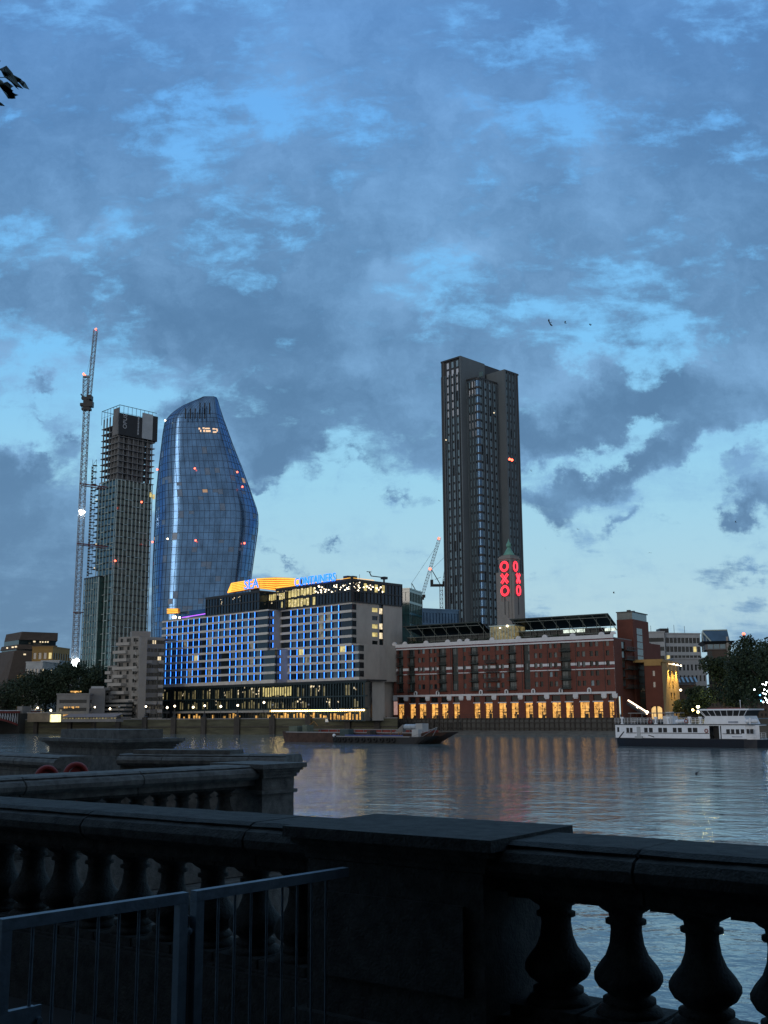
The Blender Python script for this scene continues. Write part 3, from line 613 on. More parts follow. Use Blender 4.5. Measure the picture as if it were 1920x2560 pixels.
# ------------------------------------------------------------------ cranes
def lattice(b, p0, p1, w, n, r=.13, tri=False):
    p0, p1 = Vector(p0), Vector(p1); ax = (p1-p0).normalized(); s = Vector((1, 0, 0)); s = (s - ax*s.dot(ax)).normalized(); t = ax.cross(s)
    cs = [(s*i+t*j)*w/2 for i, j in ((-1,-1),(1,-1),(1,1),(-1,1))]
    for c in cs: b.bar(p0+c, p1+c, r)
    for k in range(n):
        a, c2 = p0.lerp(p1, k/n), p0.lerp(p1, (k+1)/n)
        for i in range(4):
            j = (i+1) % 4; b.bar(a+cs[i], a+cs[j], r*.6)
            b.bar(a+cs[i if k % 2 else j], c2+cs[j if k % 2 else i], r*.6)
def vz(px, py, Y): return pt(px, py, Y)
YC = 522; cb_ = pt(192, 1587, YC); ct = vz(214, 1026, YC)
tcn = thing('tower_crane', 'very tall white luffing tower crane tied to the unfinished tower', 'crane', (cb_.x, YC, 4))
xm = (cb_.x+ct.x)/2
b = MB(); lattice(b, (xm, YC, 4), (xm, YC, ct.z), 2.5, 78, .19); b.build('mast', M['crane'], tcn)
b = MB(); zz = ct.z; b.wbox(xm-2.2, xm+2.2, YC-1.6, YC+1.6, zz, zz+1.2); b.wbox(xm-1.2, xm+3.3, YC-1.8, YC+1.2, zz+1.6, zz+4.4); b.wbox(xm-3.1, xm-1.3, YC-1.4, YC+1.4, zz+2.2, zz+3.6); b.wbox(xm-1.5, xm+1.5, YC-1.5, YC+1.5, zz+1.2, zz+5.6); b.build('slewing_unit', M['dark'], tcn)
b = MB(); b.wbox(xm+.2, xm+2.6, YC-2, YC+2, zz+5.4, zz+7.6); b.wbox(xm-2.6, xm+1.9, YC-1.2, YC+1.2, zz+5.7, zz+6.9); b.bar((xm-3.2, YC, zz+8.6), (xm-1, YC, zz+5.8), .5); b.build('machinery_deck', M['dark'], tcn)
top1 = pt(216, 944, YC); j0 = pt(222, 990, YC); j1 = pt(239, 824, YC)
b = MB(); lattice(b, (j0.x-1.8, YC, zz+7.6), (top1.x-.3, YC, top1.z), 2.2, 7, .16); b.wbox(top1.x-1.6, top1.x+1.4, YC-.8, YC+.8, top1.z, top1.z+.9); b.build('a_frame', M['crane'], tcn)
b = MB(); lattice(b, (j0.x+.2, YC, zz+6.5), (j1.x, YC, j1.z), 1.7, 24, .15); b.build('jib', M['crane'], tcn)
b = MB(); b.bar((top1.x, YC, top1.z+.8), pt(235, 850, YC), .06); b.build('luffing_cable', M['dark'], tcn)
for (xa, ya, xb, yb) in ((199,1209,268,1218),(193,1358,270,1367),(184,1531,208,1531)):
    b = MB(); A, C_ = pt(xa, ya, YC-1.6), pt(xb, yb, YC+10); b.bar(A, C_, .38); b.bar(A+Vector((0,3,-.3)), C_+Vector((-2,3,-.3)), .3); b.build('tie_beam', M['redsteel'], tcn)
lamps(tcn, 'red_lamp', [(240,823,YC),(209,935,YC),(212,938,YC)], M['redlamp'], .55); lamps(tcn, 'flood_lamp', [(201,1278,YC-2),(209,1280,YC-2),(203,1284,YC-2)], M['flood'], .75); lamps(tcn, 'flood_lamp', [(228,998,YC)], M['flood'], .4)
lamps(tcn, 'site_lamp', [(185,1655,520),(189,1662,520),(186,1668,520),(192,1652,520)], M['flood'], 1.2)
def luffer(label, px, Y, ytop, foot_py, plat, apex, jib0, jib1, group, reds, cable):
    p = pt(px, ytop, Y); t = thing('luffing_crane', label, 'crane', (p.x, Y, 20), group); x = p.x; w = 1.25
    b = MB(); lattice(b, (x, Y, 20), (x, Y, p.z), 1.3, 22, .13); b.build('mast', M['crane'], t)
    a, c2 = pt(plat[0], plat[2], Y), pt(plat[1], plat[2], Y); b = MB(); b.wbox(a.x, c2.x, Y-1.2, Y+1.2, p.z, p.z+.9); b.wbox(a.x, a.x+1.2, Y-1.2, Y+1.2, p.z+.9, p.z+2.8); b.wbox(x+.6, x+2., Y-1, Y+1, p.z+.9, p.z+2.1); b.build('machinery_deck', M['dark'], t)
    ap = pt(*apex, Y); b = MB(); b.bar(ap, (x-.4, Y, p.z+.9), .22); b.bar(ap, (a.x+.7, Y, p.z+.9), .12); b.bar((a.x+2, Y, p.z+3), (x, Y, p.z+4), .1); b.build('a_frame', M['dark'], t)
    j0, j1 = pt(*jib0, Y), pt(*jib1, Y); b = MB(); lattice(b, j0, j1, 1.25, 20, .11); b.build('jib', M['crane'], t)
    if cable: b = MB(); b.bar(ap, pt(*cable, Y), .07); b.build('luffing_cable', M['dark'], t)
    lamps(t, 'red_lamp', [(*r, Y) for r in reds], M['redlamp'], .55)
luffer('white luffing crane with its jib raised to the right behind the hotel', 1052, 470, 1499, 0, (1027, 1060, 1493), (1029, 1458), (1056, 1488), (1099, 1344), 'cranes behind the hotel', [(1097,1346)], (1088,1370))
luffer('second crane whose platform is half hidden by the dark tower block', 1103, 455, 1466, 0, (1076, 1112, 1462), (1079, 1424), (1110, 1458), (1122, 1372), 'cranes behind the hotel', [(1075,1422)], (1119,1385))
# ------------------------------------------------------------------ curved blue tower
ct_ = thing('curved_tower', 'tall blue glass tower with a bulging side and sloping curved top', 'building', (-85, 490, 4))
YB = 485.
def tab(L): return [(pt(960, y, YB).z, x) for x, y in L][::-1] if L[0][1] < L[-1][1] else [(pt(960, y, YB).z, x) for x, y in L]
def itp(T, z):
    if z <= T[0][0]: return T[0][1]
    for (za, xa), (zb, xb) in zip(T, T[1:]):
        if z <= zb: return xa+(xb-xa)*(z-za)/(zb-za)
    return T[-1][1]
LT = tab([(529,989.5),(522,990.5),(508,994),(492,1000),(470,1007),(451,1014),(434,1023),(421.5,1032),(415,1040),(411,1047),(406,1075),(397,1150),(389,1231),(385.5,1312),(382,1394),(379.5,1475),(378,1556),(379,1700)])
RT = tab([(534,989.5),(540,992.5),(545,1001),(549,1012),(565,1055),(584,1106),(606,1160),(627.7,1220),(637,1249),(643,1266),(646.5,1285),(645.3,1312),(637,1372),(630.4,1421),(624,1470),(612,1560),(600,1700)])
FT = tab([(531,989.5),(534,995),(536,1010),(539,1040),(546,1080),(560,1140),(573,1190),(583,1230),(588,1270),(588,1320),(586,1370),(581,1420),(574,1480),(565,1560),(555,1700)])
ztp = pt(960, 989.5, YB).z; levels = [4+i*3.35 for i in range(int((ztp-22-4)/3.35)+1)]; z = levels[-1]
while z < ztp-1.2: z += max(.7, min(3.0, (ztp-z)*.16)); levels.append(min(z, ztp-.2))
def ring(z):
    l, r, f_ = itp(LT, z), itp(RT, z), itp(FT, z); wpx = r-l; k = min(1, wpx/190.); k2 = max(.04, k)
    ctl = [(l+wpx*.10, 34*k2), (l, 17*k2), (l, 11*k2), (l+wpx*.07, 4*k2), (l+(f_-l)*.24, .2*k2), (l+(f_-l)*.42, 0), (l+(f_-l)*.60, 0), (l+(f_-l)*.78, 0), (f_-(f_-l)*.07, .1*k2), (f_+(r-f_)*.20, .8*k2), (r, 9*k2), (r, 14*k2), (r, 19*k2), (r-wpx*.08, 34*k2)]
    P = []
    for (px, dy) in ctl: Y = YB-5+dy; P.append(Vector((pt(px, 1400, Y).x + (0), Y)))
    # the leaning of verticals in the picture comes from the camera pitch: recompute x at the point's own height
    P = [Vector((p.y*((px-960)/FOC)*sc(z, p.y) + math.tan(ROLL)*Vector((0, p.y, z-HC)).dot(U0), p.y)) for p, (px, _) in zip(P, ctl)]
    for _ in range(3):
        n = [P[0]]
        for a, c in zip(P, P[1:]): n += [a*.75+c*.25, a*.25+c*.75]
        P = n + [P[-1]]
    return P
def sc(z, Y):            # x/Y per unit of picture offset at height z
    d = Vector((0, Y, z-HC)); return d.dot(F)/Y
def resample(P, n):
    L = [0]
    for a, c in zip(P, P[1:]): L.append(L[-1]+(c-a).length)
    out = []; j = 0
    for i in range(n+1):
        t = L[-1]*i/n
        while j < len(L)-2 and L[j+1] < t: j += 1
        out.append(P[j].lerp(P[j+1], (t-L[j])/max(1e-6, L[j+1]-L[j])))
    return out
NC = 44; grid = [resample(ring(z), NC) for z in levels]
b = MB()
for P, z in zip(grid, levels): b.v += [Vector((p.x, p.y, z)) for p in P]
for i in range(len(levels)-1):
    for j in range(NC): k = i*(NC+1)+j; b.f.append((k, k+1, k+NC+2, k+NC+1))
    b.f.append((i*(NC+1)+NC, i*(NC+1), (i+1)*(NC+1), (i+1)*(NC+1)+NC))
b.smooth = True; b.build('glass_skin', M['glazing'], ct_)
zs = pt(960, 1050, YB).z; hm, vm = MB(), MB(); fin = MB()
for i, z in enumerate(levels[:-1]):
    if i > 45 and i % 2: pass
    for j in range(NC):
        p, q_ = grid[i][j], grid[i][j+1]
        if z < zs+3: hm.bar((p.x, p.y-.06, z), (q_.x, q_.y-.06, z), .10)
        if j % 1 == 0 and z < zs:
            s_ = grid[i+1][j]; vm.bar((p.x, p.y-.06, z), (s_.x, s_.y-.06, levels[i+1]), .09)
        elif z >= zs:
            s_ = grid[i+1][j]; fin.bar((p.x, p.y-.03, z), (s_.x, s_.y-.03, levels[i+1]), .05)
bp, lp = MB(), MB(); r9 = random.Random(11)
for i in range(2, len(levels)-14):
    for j in range(4, NC-5):
        q9 = r9.random()
        if q9 < .085:
            A, Bq = grid[i][j], grid[i][j+1]; C9, D9 = grid[i+1][j+1], grid[i+1][j]; h9 = r9.choice((.45, .7, .95)); zt9 = levels[i+1]; zb9 = zt9-(zt9-levels[i])*h9; tt = (zb9-levels[i])/(zt9-levels[i])
            E9, F9 = A.lerp(D9, tt), Bq.lerp(C9, tt); (bp if q9 > .004 else lp).quad((E9.x, E9.y-.07, zb9), (F9.x, F9.y-.07, zb9), (C9.x, C9.y-.07, zt9), (D9.x, D9.y-.07, zt9))
bp.build('window_blind', mat('pale_blue_blind', (.16,.25,.38), .3, .3, .3), ct_, kind='stuff'); lp.build('lit_window', mat('faint_warm_window', (.2,.14,.1), .3, .1, 1, emit=.35, ecol=(1.,.6,.35)), ct_)
hm.build('floor_band', M['mullion'], ct_); vm.build('mullion', M['mullion'], ct_); fin.build('screen_fin', M['mullion'], ct_)
b = MB()
for side in (LT, RT):
    pass
for i in range(len(levels)-1):
    if levels[i] > zs-1:
        for jj in (0, 6):
            p, q_ = grid[i][jj], grid[i+1][jj]
        p, q_ = grid[i][7], grid[i+1][7]
b = MB()
for x in range(464, 520, 12): A = pt(x, 1034, 477); b.wbox(A.x-.25, A.x+.25, 476.6+ (0), 477.0, A.z-2.5, A.z+2.4)
for x in range(500, 530, 12): A = pt(x, 1023, 477); b.wbox(A.x-.25, A.x+.25, 476.6, 477.0, A.z-2.5, A.z+3)
b.build('louvre_slot', M['black'], ct_)
b = MB()
for (x0, x1, y0, y1) in ((496,500,1069,1073),(500,503,1074,1079),(506,511,1068,1071),(512,524,1069,1072),(508,512,1074,1079),(514,526,1075,1079),(531,536,1070,1073),(536,543,1071,1073),(541,544,1073,1078),(532,541,1078,1081)):
    A, C_ = pt(x0, y1, 478.6), pt(x1, y0, 478.6); b.wbox(A.x, C_.x, 478.9, 479.1, A.z, C_.z)
b.build('lit_window', mat('peach_lit_glass', (.5,.4,.3), .3, .1, 1, emit=1.1, ecol=(1.,.62,.36)), ct_)
lamps(ct_, 'red_lamp', [(487,1171,478),(593,1180,479),(489,1351,478),(611,1358,482),(606,1217,481)], M['redlamp'], .42); lamps(ct_, 'white_lamp', [(419,1347,479),(413,1051,481)], M['lamp'], .38)
# ------------------------------------------------------------------ dark ribbed tower
DN = pt(1210, 1600, 430); tw = thing('ribbed_tower', 'dark ribbed concrete and glass tower with stepped roofs behind the neon lettered tower', 'building', (DN.x, DN.y, 4))
DL = Fr(DN, (.707, -.707)); K = 3.6
NL_ = Fr(DL.w(0, 0, 0).xy + (Vector((-.707, .707))*0) , (.707, -.707))
def ST(px, py, d): return DL.S(px, py, d)
aC = DL.S(1166, 1100, 0); aB = DL.S(1151, 900, K); aA = aB - 11.2
zB, zD, zG = DL.Zz(1151, 889, K), DL.Zz(1210, 936, 0), 150.2
DR = DL.at(0); bE = DR.S(1247, 1100, 0); DRo = Fr(DR.w(0, 0, K).xy, (DR.u.x, DR.u.y)); bG = DRo.S(1261, 920); bH = bG + 9.6
# concrete piers: B flank (faces right) and G flank (faces left)
BK = 24.
b = MB()
b.box(DL, aA+.6, aB-.02, 4, zB-.4, -BK, K-.5); b.box(DL, aA+.6, -1.2, 4, zD-1.5, -BK, -.6); b.box(DL, -8, K-.6, 4, zG-.4, -bH+.6, -bG-.02)
b.build('dark_frame', M['dark'], tw)
b = MB()
b.box(DL, aB-.6, aB, 4, zB, -K*2.6-3, K); b.box(DL, aB, aB+.35, 4, zD-2, -1.2, .0)
b.box(DR, bG, bG+.6, 4, zG, -11, K); b.box(DR, bE-.02, bE+.4, 4, zD-2, -1.2, 0)
b.box(DL, aB-2, -2, zD-2, zG-6, -BK, -9)
b.build('blank_concrete_pier', mat('cool_concrete', (.125,.155,.175), .85, .14, .15, stretch=(1,1,.3)), tw)
wins = {}
def ribface(fr, a0, a1, d, z0, z1, n, top=0, tone=0):
    ribs, ws, sp = MB(), [], MB(); cw = (a1-a0)/n; FHT = 3.55
    for i in range(n):
        x = a0+cw*i
        for (xa, xb) in ((.00, .13), (.62, .72)): ribs.box(fr, x+cw*xa, x+cw*xb, z0, z1-top, d-.5, d+.05)
        z = z1-.9-FHT; k = 0
        while z > z0:
            ws.append((x+cw*.19, x+cw*.61, z+.35, z+FHT-.65)); z -= FHT; k += 1
    return ribs, ws
def doface(fr, a0, a1, d, z1, n, lit=.02, pale=0):
    ribs, ws = ribface(fr, a0, a1, d, 4, z1, n, top=7 if pale else 0); ribs.build('facade_rib', mat('tower_rib', (.115,.155,.185), .7, .14, .5), tw)
    B(fr, a0, a1, z1-.7, z1, d-.5, d+.06).build('roof_edge', M['dark'], tw)
    out = []
    for w_ in ws:
        mm = M['glass']
        if w_[2] > z1-27 and rnd.random() < .75 and pale: mm = M['glint']  # pale top-floor panes: sky glint painted as colour
        elif rnd.random() < .92: mm = M['sky_pane']  # bluish panes: sky reflection put into the pane colour
        elif rnd.random() < lit: mm = M['yellow']
        out.append((*w_, mm))
    panes(tw, fr, out, d=d-.42, cap=25)
M['glint'] = mat('painted_sky_glint', (.60,.64,.70), .25, .1, 1, ior=1.7); M['sky_pane2'] = mat('dim_sky_tinted_pane', (.08,.11,.12), .2, .3, 1, ior=1.7); M['sky_pane'] = mat('sky_tinted_pane', (.20,.31,.37), .2, .3, 1, ior=1.7)
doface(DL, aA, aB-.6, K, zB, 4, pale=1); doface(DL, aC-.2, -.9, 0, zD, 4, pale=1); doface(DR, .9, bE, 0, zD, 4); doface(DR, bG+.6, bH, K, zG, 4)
# rounded glass corner of the middle bay and the rounded outer corners
b = MB(); c0 = DL.w(-1.0, 0, -1.0)
z = zD-.9-3.55; cg, cs_ = MB(), MB()
while z > 4:
    for (bb, za, zb_, rr) in ((cg, z+.3, z+2.9, 1.05), (cs_, z+2.9, z+3.85, 1.14)):
        P = [(c0.x+rr*math.cos(t), c0.y+rr*math.sin(t)) for t in [math.radians(180+15*i) for i in range(13)]]; bb.prism(P, za, zb_)
    z -= 3.55
cg.build('corner_glazing', M['glassb'], tw); cs_.build('corner_spandrel', M['dark'], tw)
for (fr, a, d, zt_) in ((DL, aA, K, zB), (DR, bH, K, zG)):
    c1 = fr.w(a+(0.9 if fr is DL else -.9), 0, d-1.3); b = MB(); b.prism([(c1.x+1.35*math.cos(math.radians(20*i)), c1.y+1.35*math.sin(math.radians(20*i))) for i in range(18)], 4, zt_-.3); b.build('rounded_corner', M['concrete_d'] if 0 else M['dark'], tw)
B(DL, aC+8.6, -.3, zD+.02, zD+2.0, -1.6, -1.3).build('roof_screen', M['glassg'], tw)
lamps(tw, 'red_lamp', [(1274,1148,424),(1280,1150,425)], M['redlamp'], .5); lamps(tw, 'white_lamp', [(1115,1100,421),(1235,1032,428)], M['cream'], .3)
# ------------------------------------------------------------------ blocks behind the hotel
block('glass_office', 'green glass office edge just right of the concrete hotel flank', 'building', 1003, 1027, 1473, 372, 20, 14, M['glassg'], 11, 2, glass=M['glassg'], ws=.8, wz=.8)
block('blue_office', 'low blue glass office between the hotel and the ribbed tower', 'building', 1040, 1151, 1528, 395, -28, 10, M['glassb'], 8, 14, glass=M['glassb'], ws=.8, wz=.8, flank=False)
block('dark_office', 'dark flat-roofed office left of the low blue glass block', 'building', 1008, 1042, 1526, 388, 12, 12, M['dark'], 8, 3)
# right-hand background
t, fr, s0, zt = block('office_slab', 'pale grey office with long window bands right of the brick stair tower', 'building', 1600, 1672, 1581, 420, 10, 20, M['grey'], 9, 8, strip=True, wz=.45)
t2, fr2, s2, zt2 = block('office_slab', 'grey office wing with a wide glazed front and lit rooms', 'building', 1672, 1762, 1586, 425, -12, 20, M['grey'], 9, 9, lit=.08, ws=.86, wz=.62)
b = MB()
for (x, y) in ((1628,1564),(1670,1568),(1686,1562),(1712,1565)): q = pt(x, 1590, 424); b.bar((q.x, 424, q.z-1), (q.x, 424, pt(x, y, 424).z), .09)
b.wbox(pt(1650, 1580, 424).x, pt(1672, 1580, 424).x, 424, 430, zt+.2, zt+1.9); b.build('roof_mast', M['dark'], t)
block('balcony_flats', 'white low flats with dark balconies behind the floodlit gable', 'building', 1690, 1772, 1648, 380, 0, 16, M['grey'], 5, 8, ws=.45, lit=.03)
bo = thing('brick_office_tower', 'dark brick office tower with flared rooftop and glass lantern behind the trees', 'building', tuple(pt(1830, 1790, 355)))
f = Fr(pt(1836, 1786, 350), (.98, -.2)); a0 = f.S(1772, 1700); zt = f.Zz(1800, 1624); zr = f.Zz(1800, 1603)
b = MB(); b.wall(f, a0, 0, 4, zt, []); fv = f.at(0); b.wall(fv, 0, 14, 4, zt, []); b.build('brick_wall', M['brickd'], bo)
B(f, a0-.4, .4, zt, zr-.6, -14, .3).build('glass_storey', M['concrete_d'], bo)
b = MB(); k = len(b.v); 
lo = [f.w(a0-.5, zr-.9, .5), f.w(.5, zr-.9, .5), fv.w(14, zr-.9, .5), f.w(a0-.5, zr-.9, -14)]; hi = [f.w(a0-1.6, zr, 1.6), f.w(1.8, zr, 1.6), fv.w(15.5, zr, 2.2), f.w(a0-1.6, zr, -15)]
b.v += lo+hi
for i in range(4): b.f.append((k+i, k+(i+1) % 4, k+4+(i+1) % 4, k+4+i))
b.f.append((k+4, k+5, k+6, k+7)); b.f.append((k+3, k+2, k+1, k)); b.build('flared_roof', M['dark'], bo)
panes(bo, f, [(a0+.3+i*1.95, a0+1.9+i*1.95, zt+.3, zr-1.0) for i in range(int(-a0/1.95))], m=M['sky_pane'], d=.36); panes(bo, f, [(a0+.2, a0+1.5, 6+2.9*i, 8+2.9*i) for i in range(7)], m=M['glass'], d=.06)
B(f, f.S(1818, 1650), f.S(1823, 1650), 4, zr+1.4, .35, .9).build('service_duct', M['concrete'], bo)
zl = f.Zz(1790, 1575, -8); b = MB(); a1, a2 = f.S(1757, 1600, -8), f.S(1820, 1600, -8)
b.quad(f.w(a1, zr-2, -8), f.w(a2+1, zr-2, -8), f.w(a2, zl, -8.5), f.w(a1+.2, zl, -8.5)); b.quad(f.w(a1, zr-2, -8), f.w(a1+.2, zl, -8.5), f.w(a1+.2, zl, -14), f.w(a1, zr-2, -14)); b.quad(f.w(a1+.2, zl, -8.5), f.w(a2, zl, -8.5), f.w(a2, zl, -14), f.w(a1+.2, zl, -14)); b.build('glass_lantern', M['glassb'], bo)
b = MB(); b.bar(f.w(a1+.2, zl, -8.3), f.w(a2, zl, -8.3), .22); b.bar(f.w(a1, zr-3, -7.9), f.w(a1+.2, zl, -8.3), .2); b.bar(f.w(a1, zl-.6, -7.9), f.w(a1+4.5, zr-2, -7.9), .3)
for i in range(4): b.bar(f.w(a1+i*1.1, zr-2, -7.9), f.w(a1+i*1.1, zl-.8-i*1.1, -7.9), .12)
b.build('lantern_frame', M['rib'], bo)
ms = thing('radio_mast', 'thin lattice mast with a red light above the right-hand trees', 'mast', (pt(1861,1620,360).x, 360, 10)); b = MB(); q = pt(1861, 1595, 360); lattice(b, (q.x, 360, 10), (q.x, 360, q.z), .6, 22, .09); b.build('mast', M['crane'], ms); lamps(ms, 'red_lamp', [(1859,1585,360)], M['redlamp'], .5)
lr = thing('roof_shed', 'low dark roofs with skylights behind the floodlit gable', 'building', tuple(pt(1730, 1790, 330)))
f7 = Fr(pt(1745, 1790, 330), (.97, -.22)); a7 = f7.S(1692, 1700); b = MB(); z7, z8 = f7.Zz(1720, 1712), f7.Zz(1720, 1690)
b.wall(f7, a7, 0, 4, z7, []); b.quad(f7.w(a7, z7, .3), f7.w(0, z7, .3), f7.w(0, z8, -6), f7.w(a7, z8, -6)); b.wall(f7.at(0), 0, 12, 4, z7, []); b.build('roof', M['brickd'], lr)
b = MB()
for i in range(5): a = a7+.6+i*1.25; b.quad(f7.w(a, z7+.8, -.2), f7.w(a+.6, z7+.8, -.2), f7.w(a+.2, z8-.2, -4.5), f7.w(a-.4, z8-.2, -4.5))
b.build('skylight', M['sky_pane'], lr)
# floodlit warehouse at the right
wh = thing('brick_warehouse', 'brick warehouse with a floodlit buff gable and a lit arch', 'building', tuple(pt(1661, 1790, 300)))
g = Fr(pt(1661, 1786, 302), (.90, -.43)); gv = g.at(0); ax = g.S(1615, 1750); bx_ = gv.S(1700, 1750); zw = g.Zz(1640, 1664); zg = gv.Zz(1680, 1660)
arch = (g.S(1628, 1770), g.S(1655, 1770), 4, g.Zz(1641, 1766)); hs = [arch, (g.S(1631,1680), g.S(1637,1680), g.Zz(1634,1690), g.Zz(1634,1677)), (g.S(1631,1680), g.S(1637,1680), g.Zz(1634,1718), g.Zz(1634,1705))]
b = MB(); b.wall(g, ax, -.01, 4, zw, hs); b.build('brick_wall', M['brick_shaded'], wh); B(g, ax, -.2, zw+.01, zw+1.1, -8, .2).build('cornice', M['yellowbrick'], wh)
b = MB(); 
for i in range(12):
    t0, t1 = math.pi*i/12, math.pi*(i+1)/12; cx = (arch[0]+arch[1])/2; rx = (arch[1]-arch[0])/2
    b.quad(g.w(cx, arch[3]-.9, -.3), g.w(cx+rx*math.cos(t0), arch[3]-.9+1.0*math.sin(t0), -.3), g.w(cx+rx*math.cos(t1), arch[3]-.9+1.0*math.sin(t1), -.3))
b.quad(g.w(arch[0], 4, -.3), g.w(arch[1], 4, -.3), g.w(arch[1], arch[3]-.9, -.3), g.w(arch[0], arch[3]-.9, -.3)); b.build('lit_arch', mat('amber_lit_arch', (.5,.35,.15), .4, .25, 1.2, emit=.85, ecol=(1.,.62,.22)), wh)
B(g, (arch[0]+arch[1])/2-.2, (arch[0]+arch[1])/2+.2, 4, arch[3], -.2, -.1).build('arch_post', M['dark'], wh)
panes(wh, g, hs[1:], d=-.25)
hs = []
for (x0, x1, y0, y1) in ((1672,1676,1677,1693),(1680,1683.5,1677,1693),(1673.5,1676.5,1703,1721),(1681,1684,1703,1721),(1675,1679,1731,1750),(1683,1686,1731,1750),(1677,1681,1773,1792),(1685,1689,1773,1792)):
    hs.append((gv.S(x0,1700), gv.S(x1,1700), gv.Zz(x0,y1), gv.Zz(x0,y0)))
b = MB(); b.wall(gv, 0, bx_, 4, zg, hs); b.build('gable_wall', M['yellowbrick'], wh); B(gv, .02, bx_, zg+.01, zg+.8, -8, .25).build('cornice', M['yellowbrick'], wh); panes(wh, gv, hs, d=-.25)
for i, x in enumerate((1672, 1681, 1690)):
    s_ = gv.S(x, 1690); p = gv.w(s_, zg-.3, 1.6); b = MB(); b.bar(gv.w(s_, zg-.2, .05), p, .05); b.ball(p, .24, 6); b.build('flood_lamp', M['lamp'], wh)
    L = bpy.data.lights.new('gable_lamp', 'SPOT'); L.energy = 6500; L.color = (1, .70, .22); L.spot_size = math.radians(75); L.spot_blend = .6; L.shadow_soft_size = .2
    o = bpy.data.objects.new('gable_lamp', L); col.objects.link(o); o.location = p + Vector((0,0,-.35)) ; o.rotation_euler = (gv.w(s_, zg-6, 0)-p).to_track_quat('-Z', 'Y').to_euler()
q = gv.w(bx_+.4, gv.Zz(1698, 1725), .3); b = MB(); b.bar(gv.w(bx_-.2, q.z, 0), q, .05); b.ball(q, .35, 6); b.build('wall_lamp', M['lamp'], wh)
B(gv, bx_-.3, bx_+.1, gv.Zz(1700,1770), gv.Zz(1700,1757), .1, .2).build('light_strip', M['amberlamp'], wh)

block('garden_pavilion', 'long low dark building under the trees at the right edge', 'building', 1765, 1990, 1752, 330, -5, 10, M['brickd'], 3, 22, ws=.5)
# ------------------------------------------------------------------ riverside hotel
SR = Fr(pt(880, 1790, 325), (.707, -.707)); SV_ = SR.at(0)
ho = thing('riverside_hotel', 'long concrete hotel with blue light strips between its windows and an amber crown sign', 'building', (SR.o.x, SR.o.y, 4))
PIT = 2.535; ZT = 38.9
rows = [(ZT-PIT*k-1.76, ZT-PIT*k) for k in range(9)]      # window bands
body = MB(); spd = MB(); leds = []; wl_ = []; piers = MB()
def wing(d, dep, ups, lows, strips_u, strips_l, gap=None):
    (ua, ub), (la, lb) = ups, lows
    zl = rows[5][1]+.45; zb = rows[8][0]-1.25
    body.box(SR, ua, ub-(.8 if d == 0 else 0), zl+.02, ZT+.5, d-dep, d-.9); body.box(SR, la, lb-(.8 if d == 0 else 0), zb, zl, d-dep, d-.9)
    for k, (z0, z1) in enumerate(rows):
        a, c = (ua, ub) if k < 5 else (la, lb); ss = strips_u if k < 5 else strips_l
        zs0 = z0-(PIT-1.76); edges = [a] + ss + [c]
        for e0, e1 in zip(edges[:-1], edges[1:]):
            q = .22; h0, h1 = zs0+.0, z0+.0
            if k == 8: h0 = z0-1.25
            P = [(e0+.04, h0+q), (e0+.3, h0), (e1-.3, h0), (e1-.04, h0+q), (e1-.04, h1-q), (e1-.3, h1), (e0+.3, h1), (e0+.04, h1-q)]
            n = len(spd.v)
            for dd in (d+.02, d-.5): spd.v += [SR.w(x, z, dd) for x, z in P]
            spd.f.append(tuple(n+i for i in range(8))); 
            for i in range(8): spd.f.append((n+i, n+8+i, n+8+(i+1) % 8, n+(i+1) % 8))
            lit = rnd.random() if e1-e0 < 3.6 else 1; mm = M['yellow'] if lit < .018 else M['dimlit'] if lit < .06 else M['sky_pane2'] if lit < .38 else M['glass']
            wl_.append((e0+.2, e1-.2, z0+.02, z1-.02, mm, d))
        if k == 0:
            spd.box(SR, a, c, z1, z1+.5, d-.5, d+.03)
        piers.box(SR, a+.05, c-.05, z0-.64, z1, d-.88, d-.55)
        for s_ in ss: leds.append((s_, z0-.05, z1+.05, d)); piers.box(SR, s_-.17, s_+.17, z0-.6, z1+.1, d-.5, d-.05)
        # returns: blank flank wall beyond the corner window
    return zl, zb
zl, zb = wing(0, 21.8, (-35, 0), (-32, 3.15), [-31.93+3.245*j for j in range(1, 9)], [-28.69+3.245*j for j in range(0, 10)] and [-28.69+3.245*j for j in range(0, 9)]+[.3])
wing(5.2, 24, (-95, -34), (-98.6, -30.2), [-91.6+3.31*j for j in range(7)]+[-67.05+3.28*j for j in range(9)], [-95.0+3.31*j for j in range(8)]+[-67.05+3.28*j for j in range(3)]+[-53.8+3.28*j for j in range(6)])
body.build('concrete_wall', M['panel'], ho); spd.build('spandrel', M['spandrel'], ho, kind='stuff'); piers.build('window_pier', M['dark'], ho)
wl_.sort(key=lambda r: (SR.w(r[0], r[2], r[5])-CAM).length)
for d in (0, 5.2): panes(ho, SR, [w[:5] for w in wl_ if w[5] == d], d=d-.5, cap=50)
leds.sort(key=lambda r: (SR.w(r[0], r[1], r[3])-CAM).length); rest = MB()
for i, (s_, z0, z1, d) in enumerate(leds):
    b = MB() if i < 90 else rest; b.box(SR, s_-.075, s_+.075, z0, z1, d-.02, d+.10)
    if i < 90: b.build('light_strip', M['led'], ho)
rest.build('light_strip', M['led'], ho, kind='stuff')
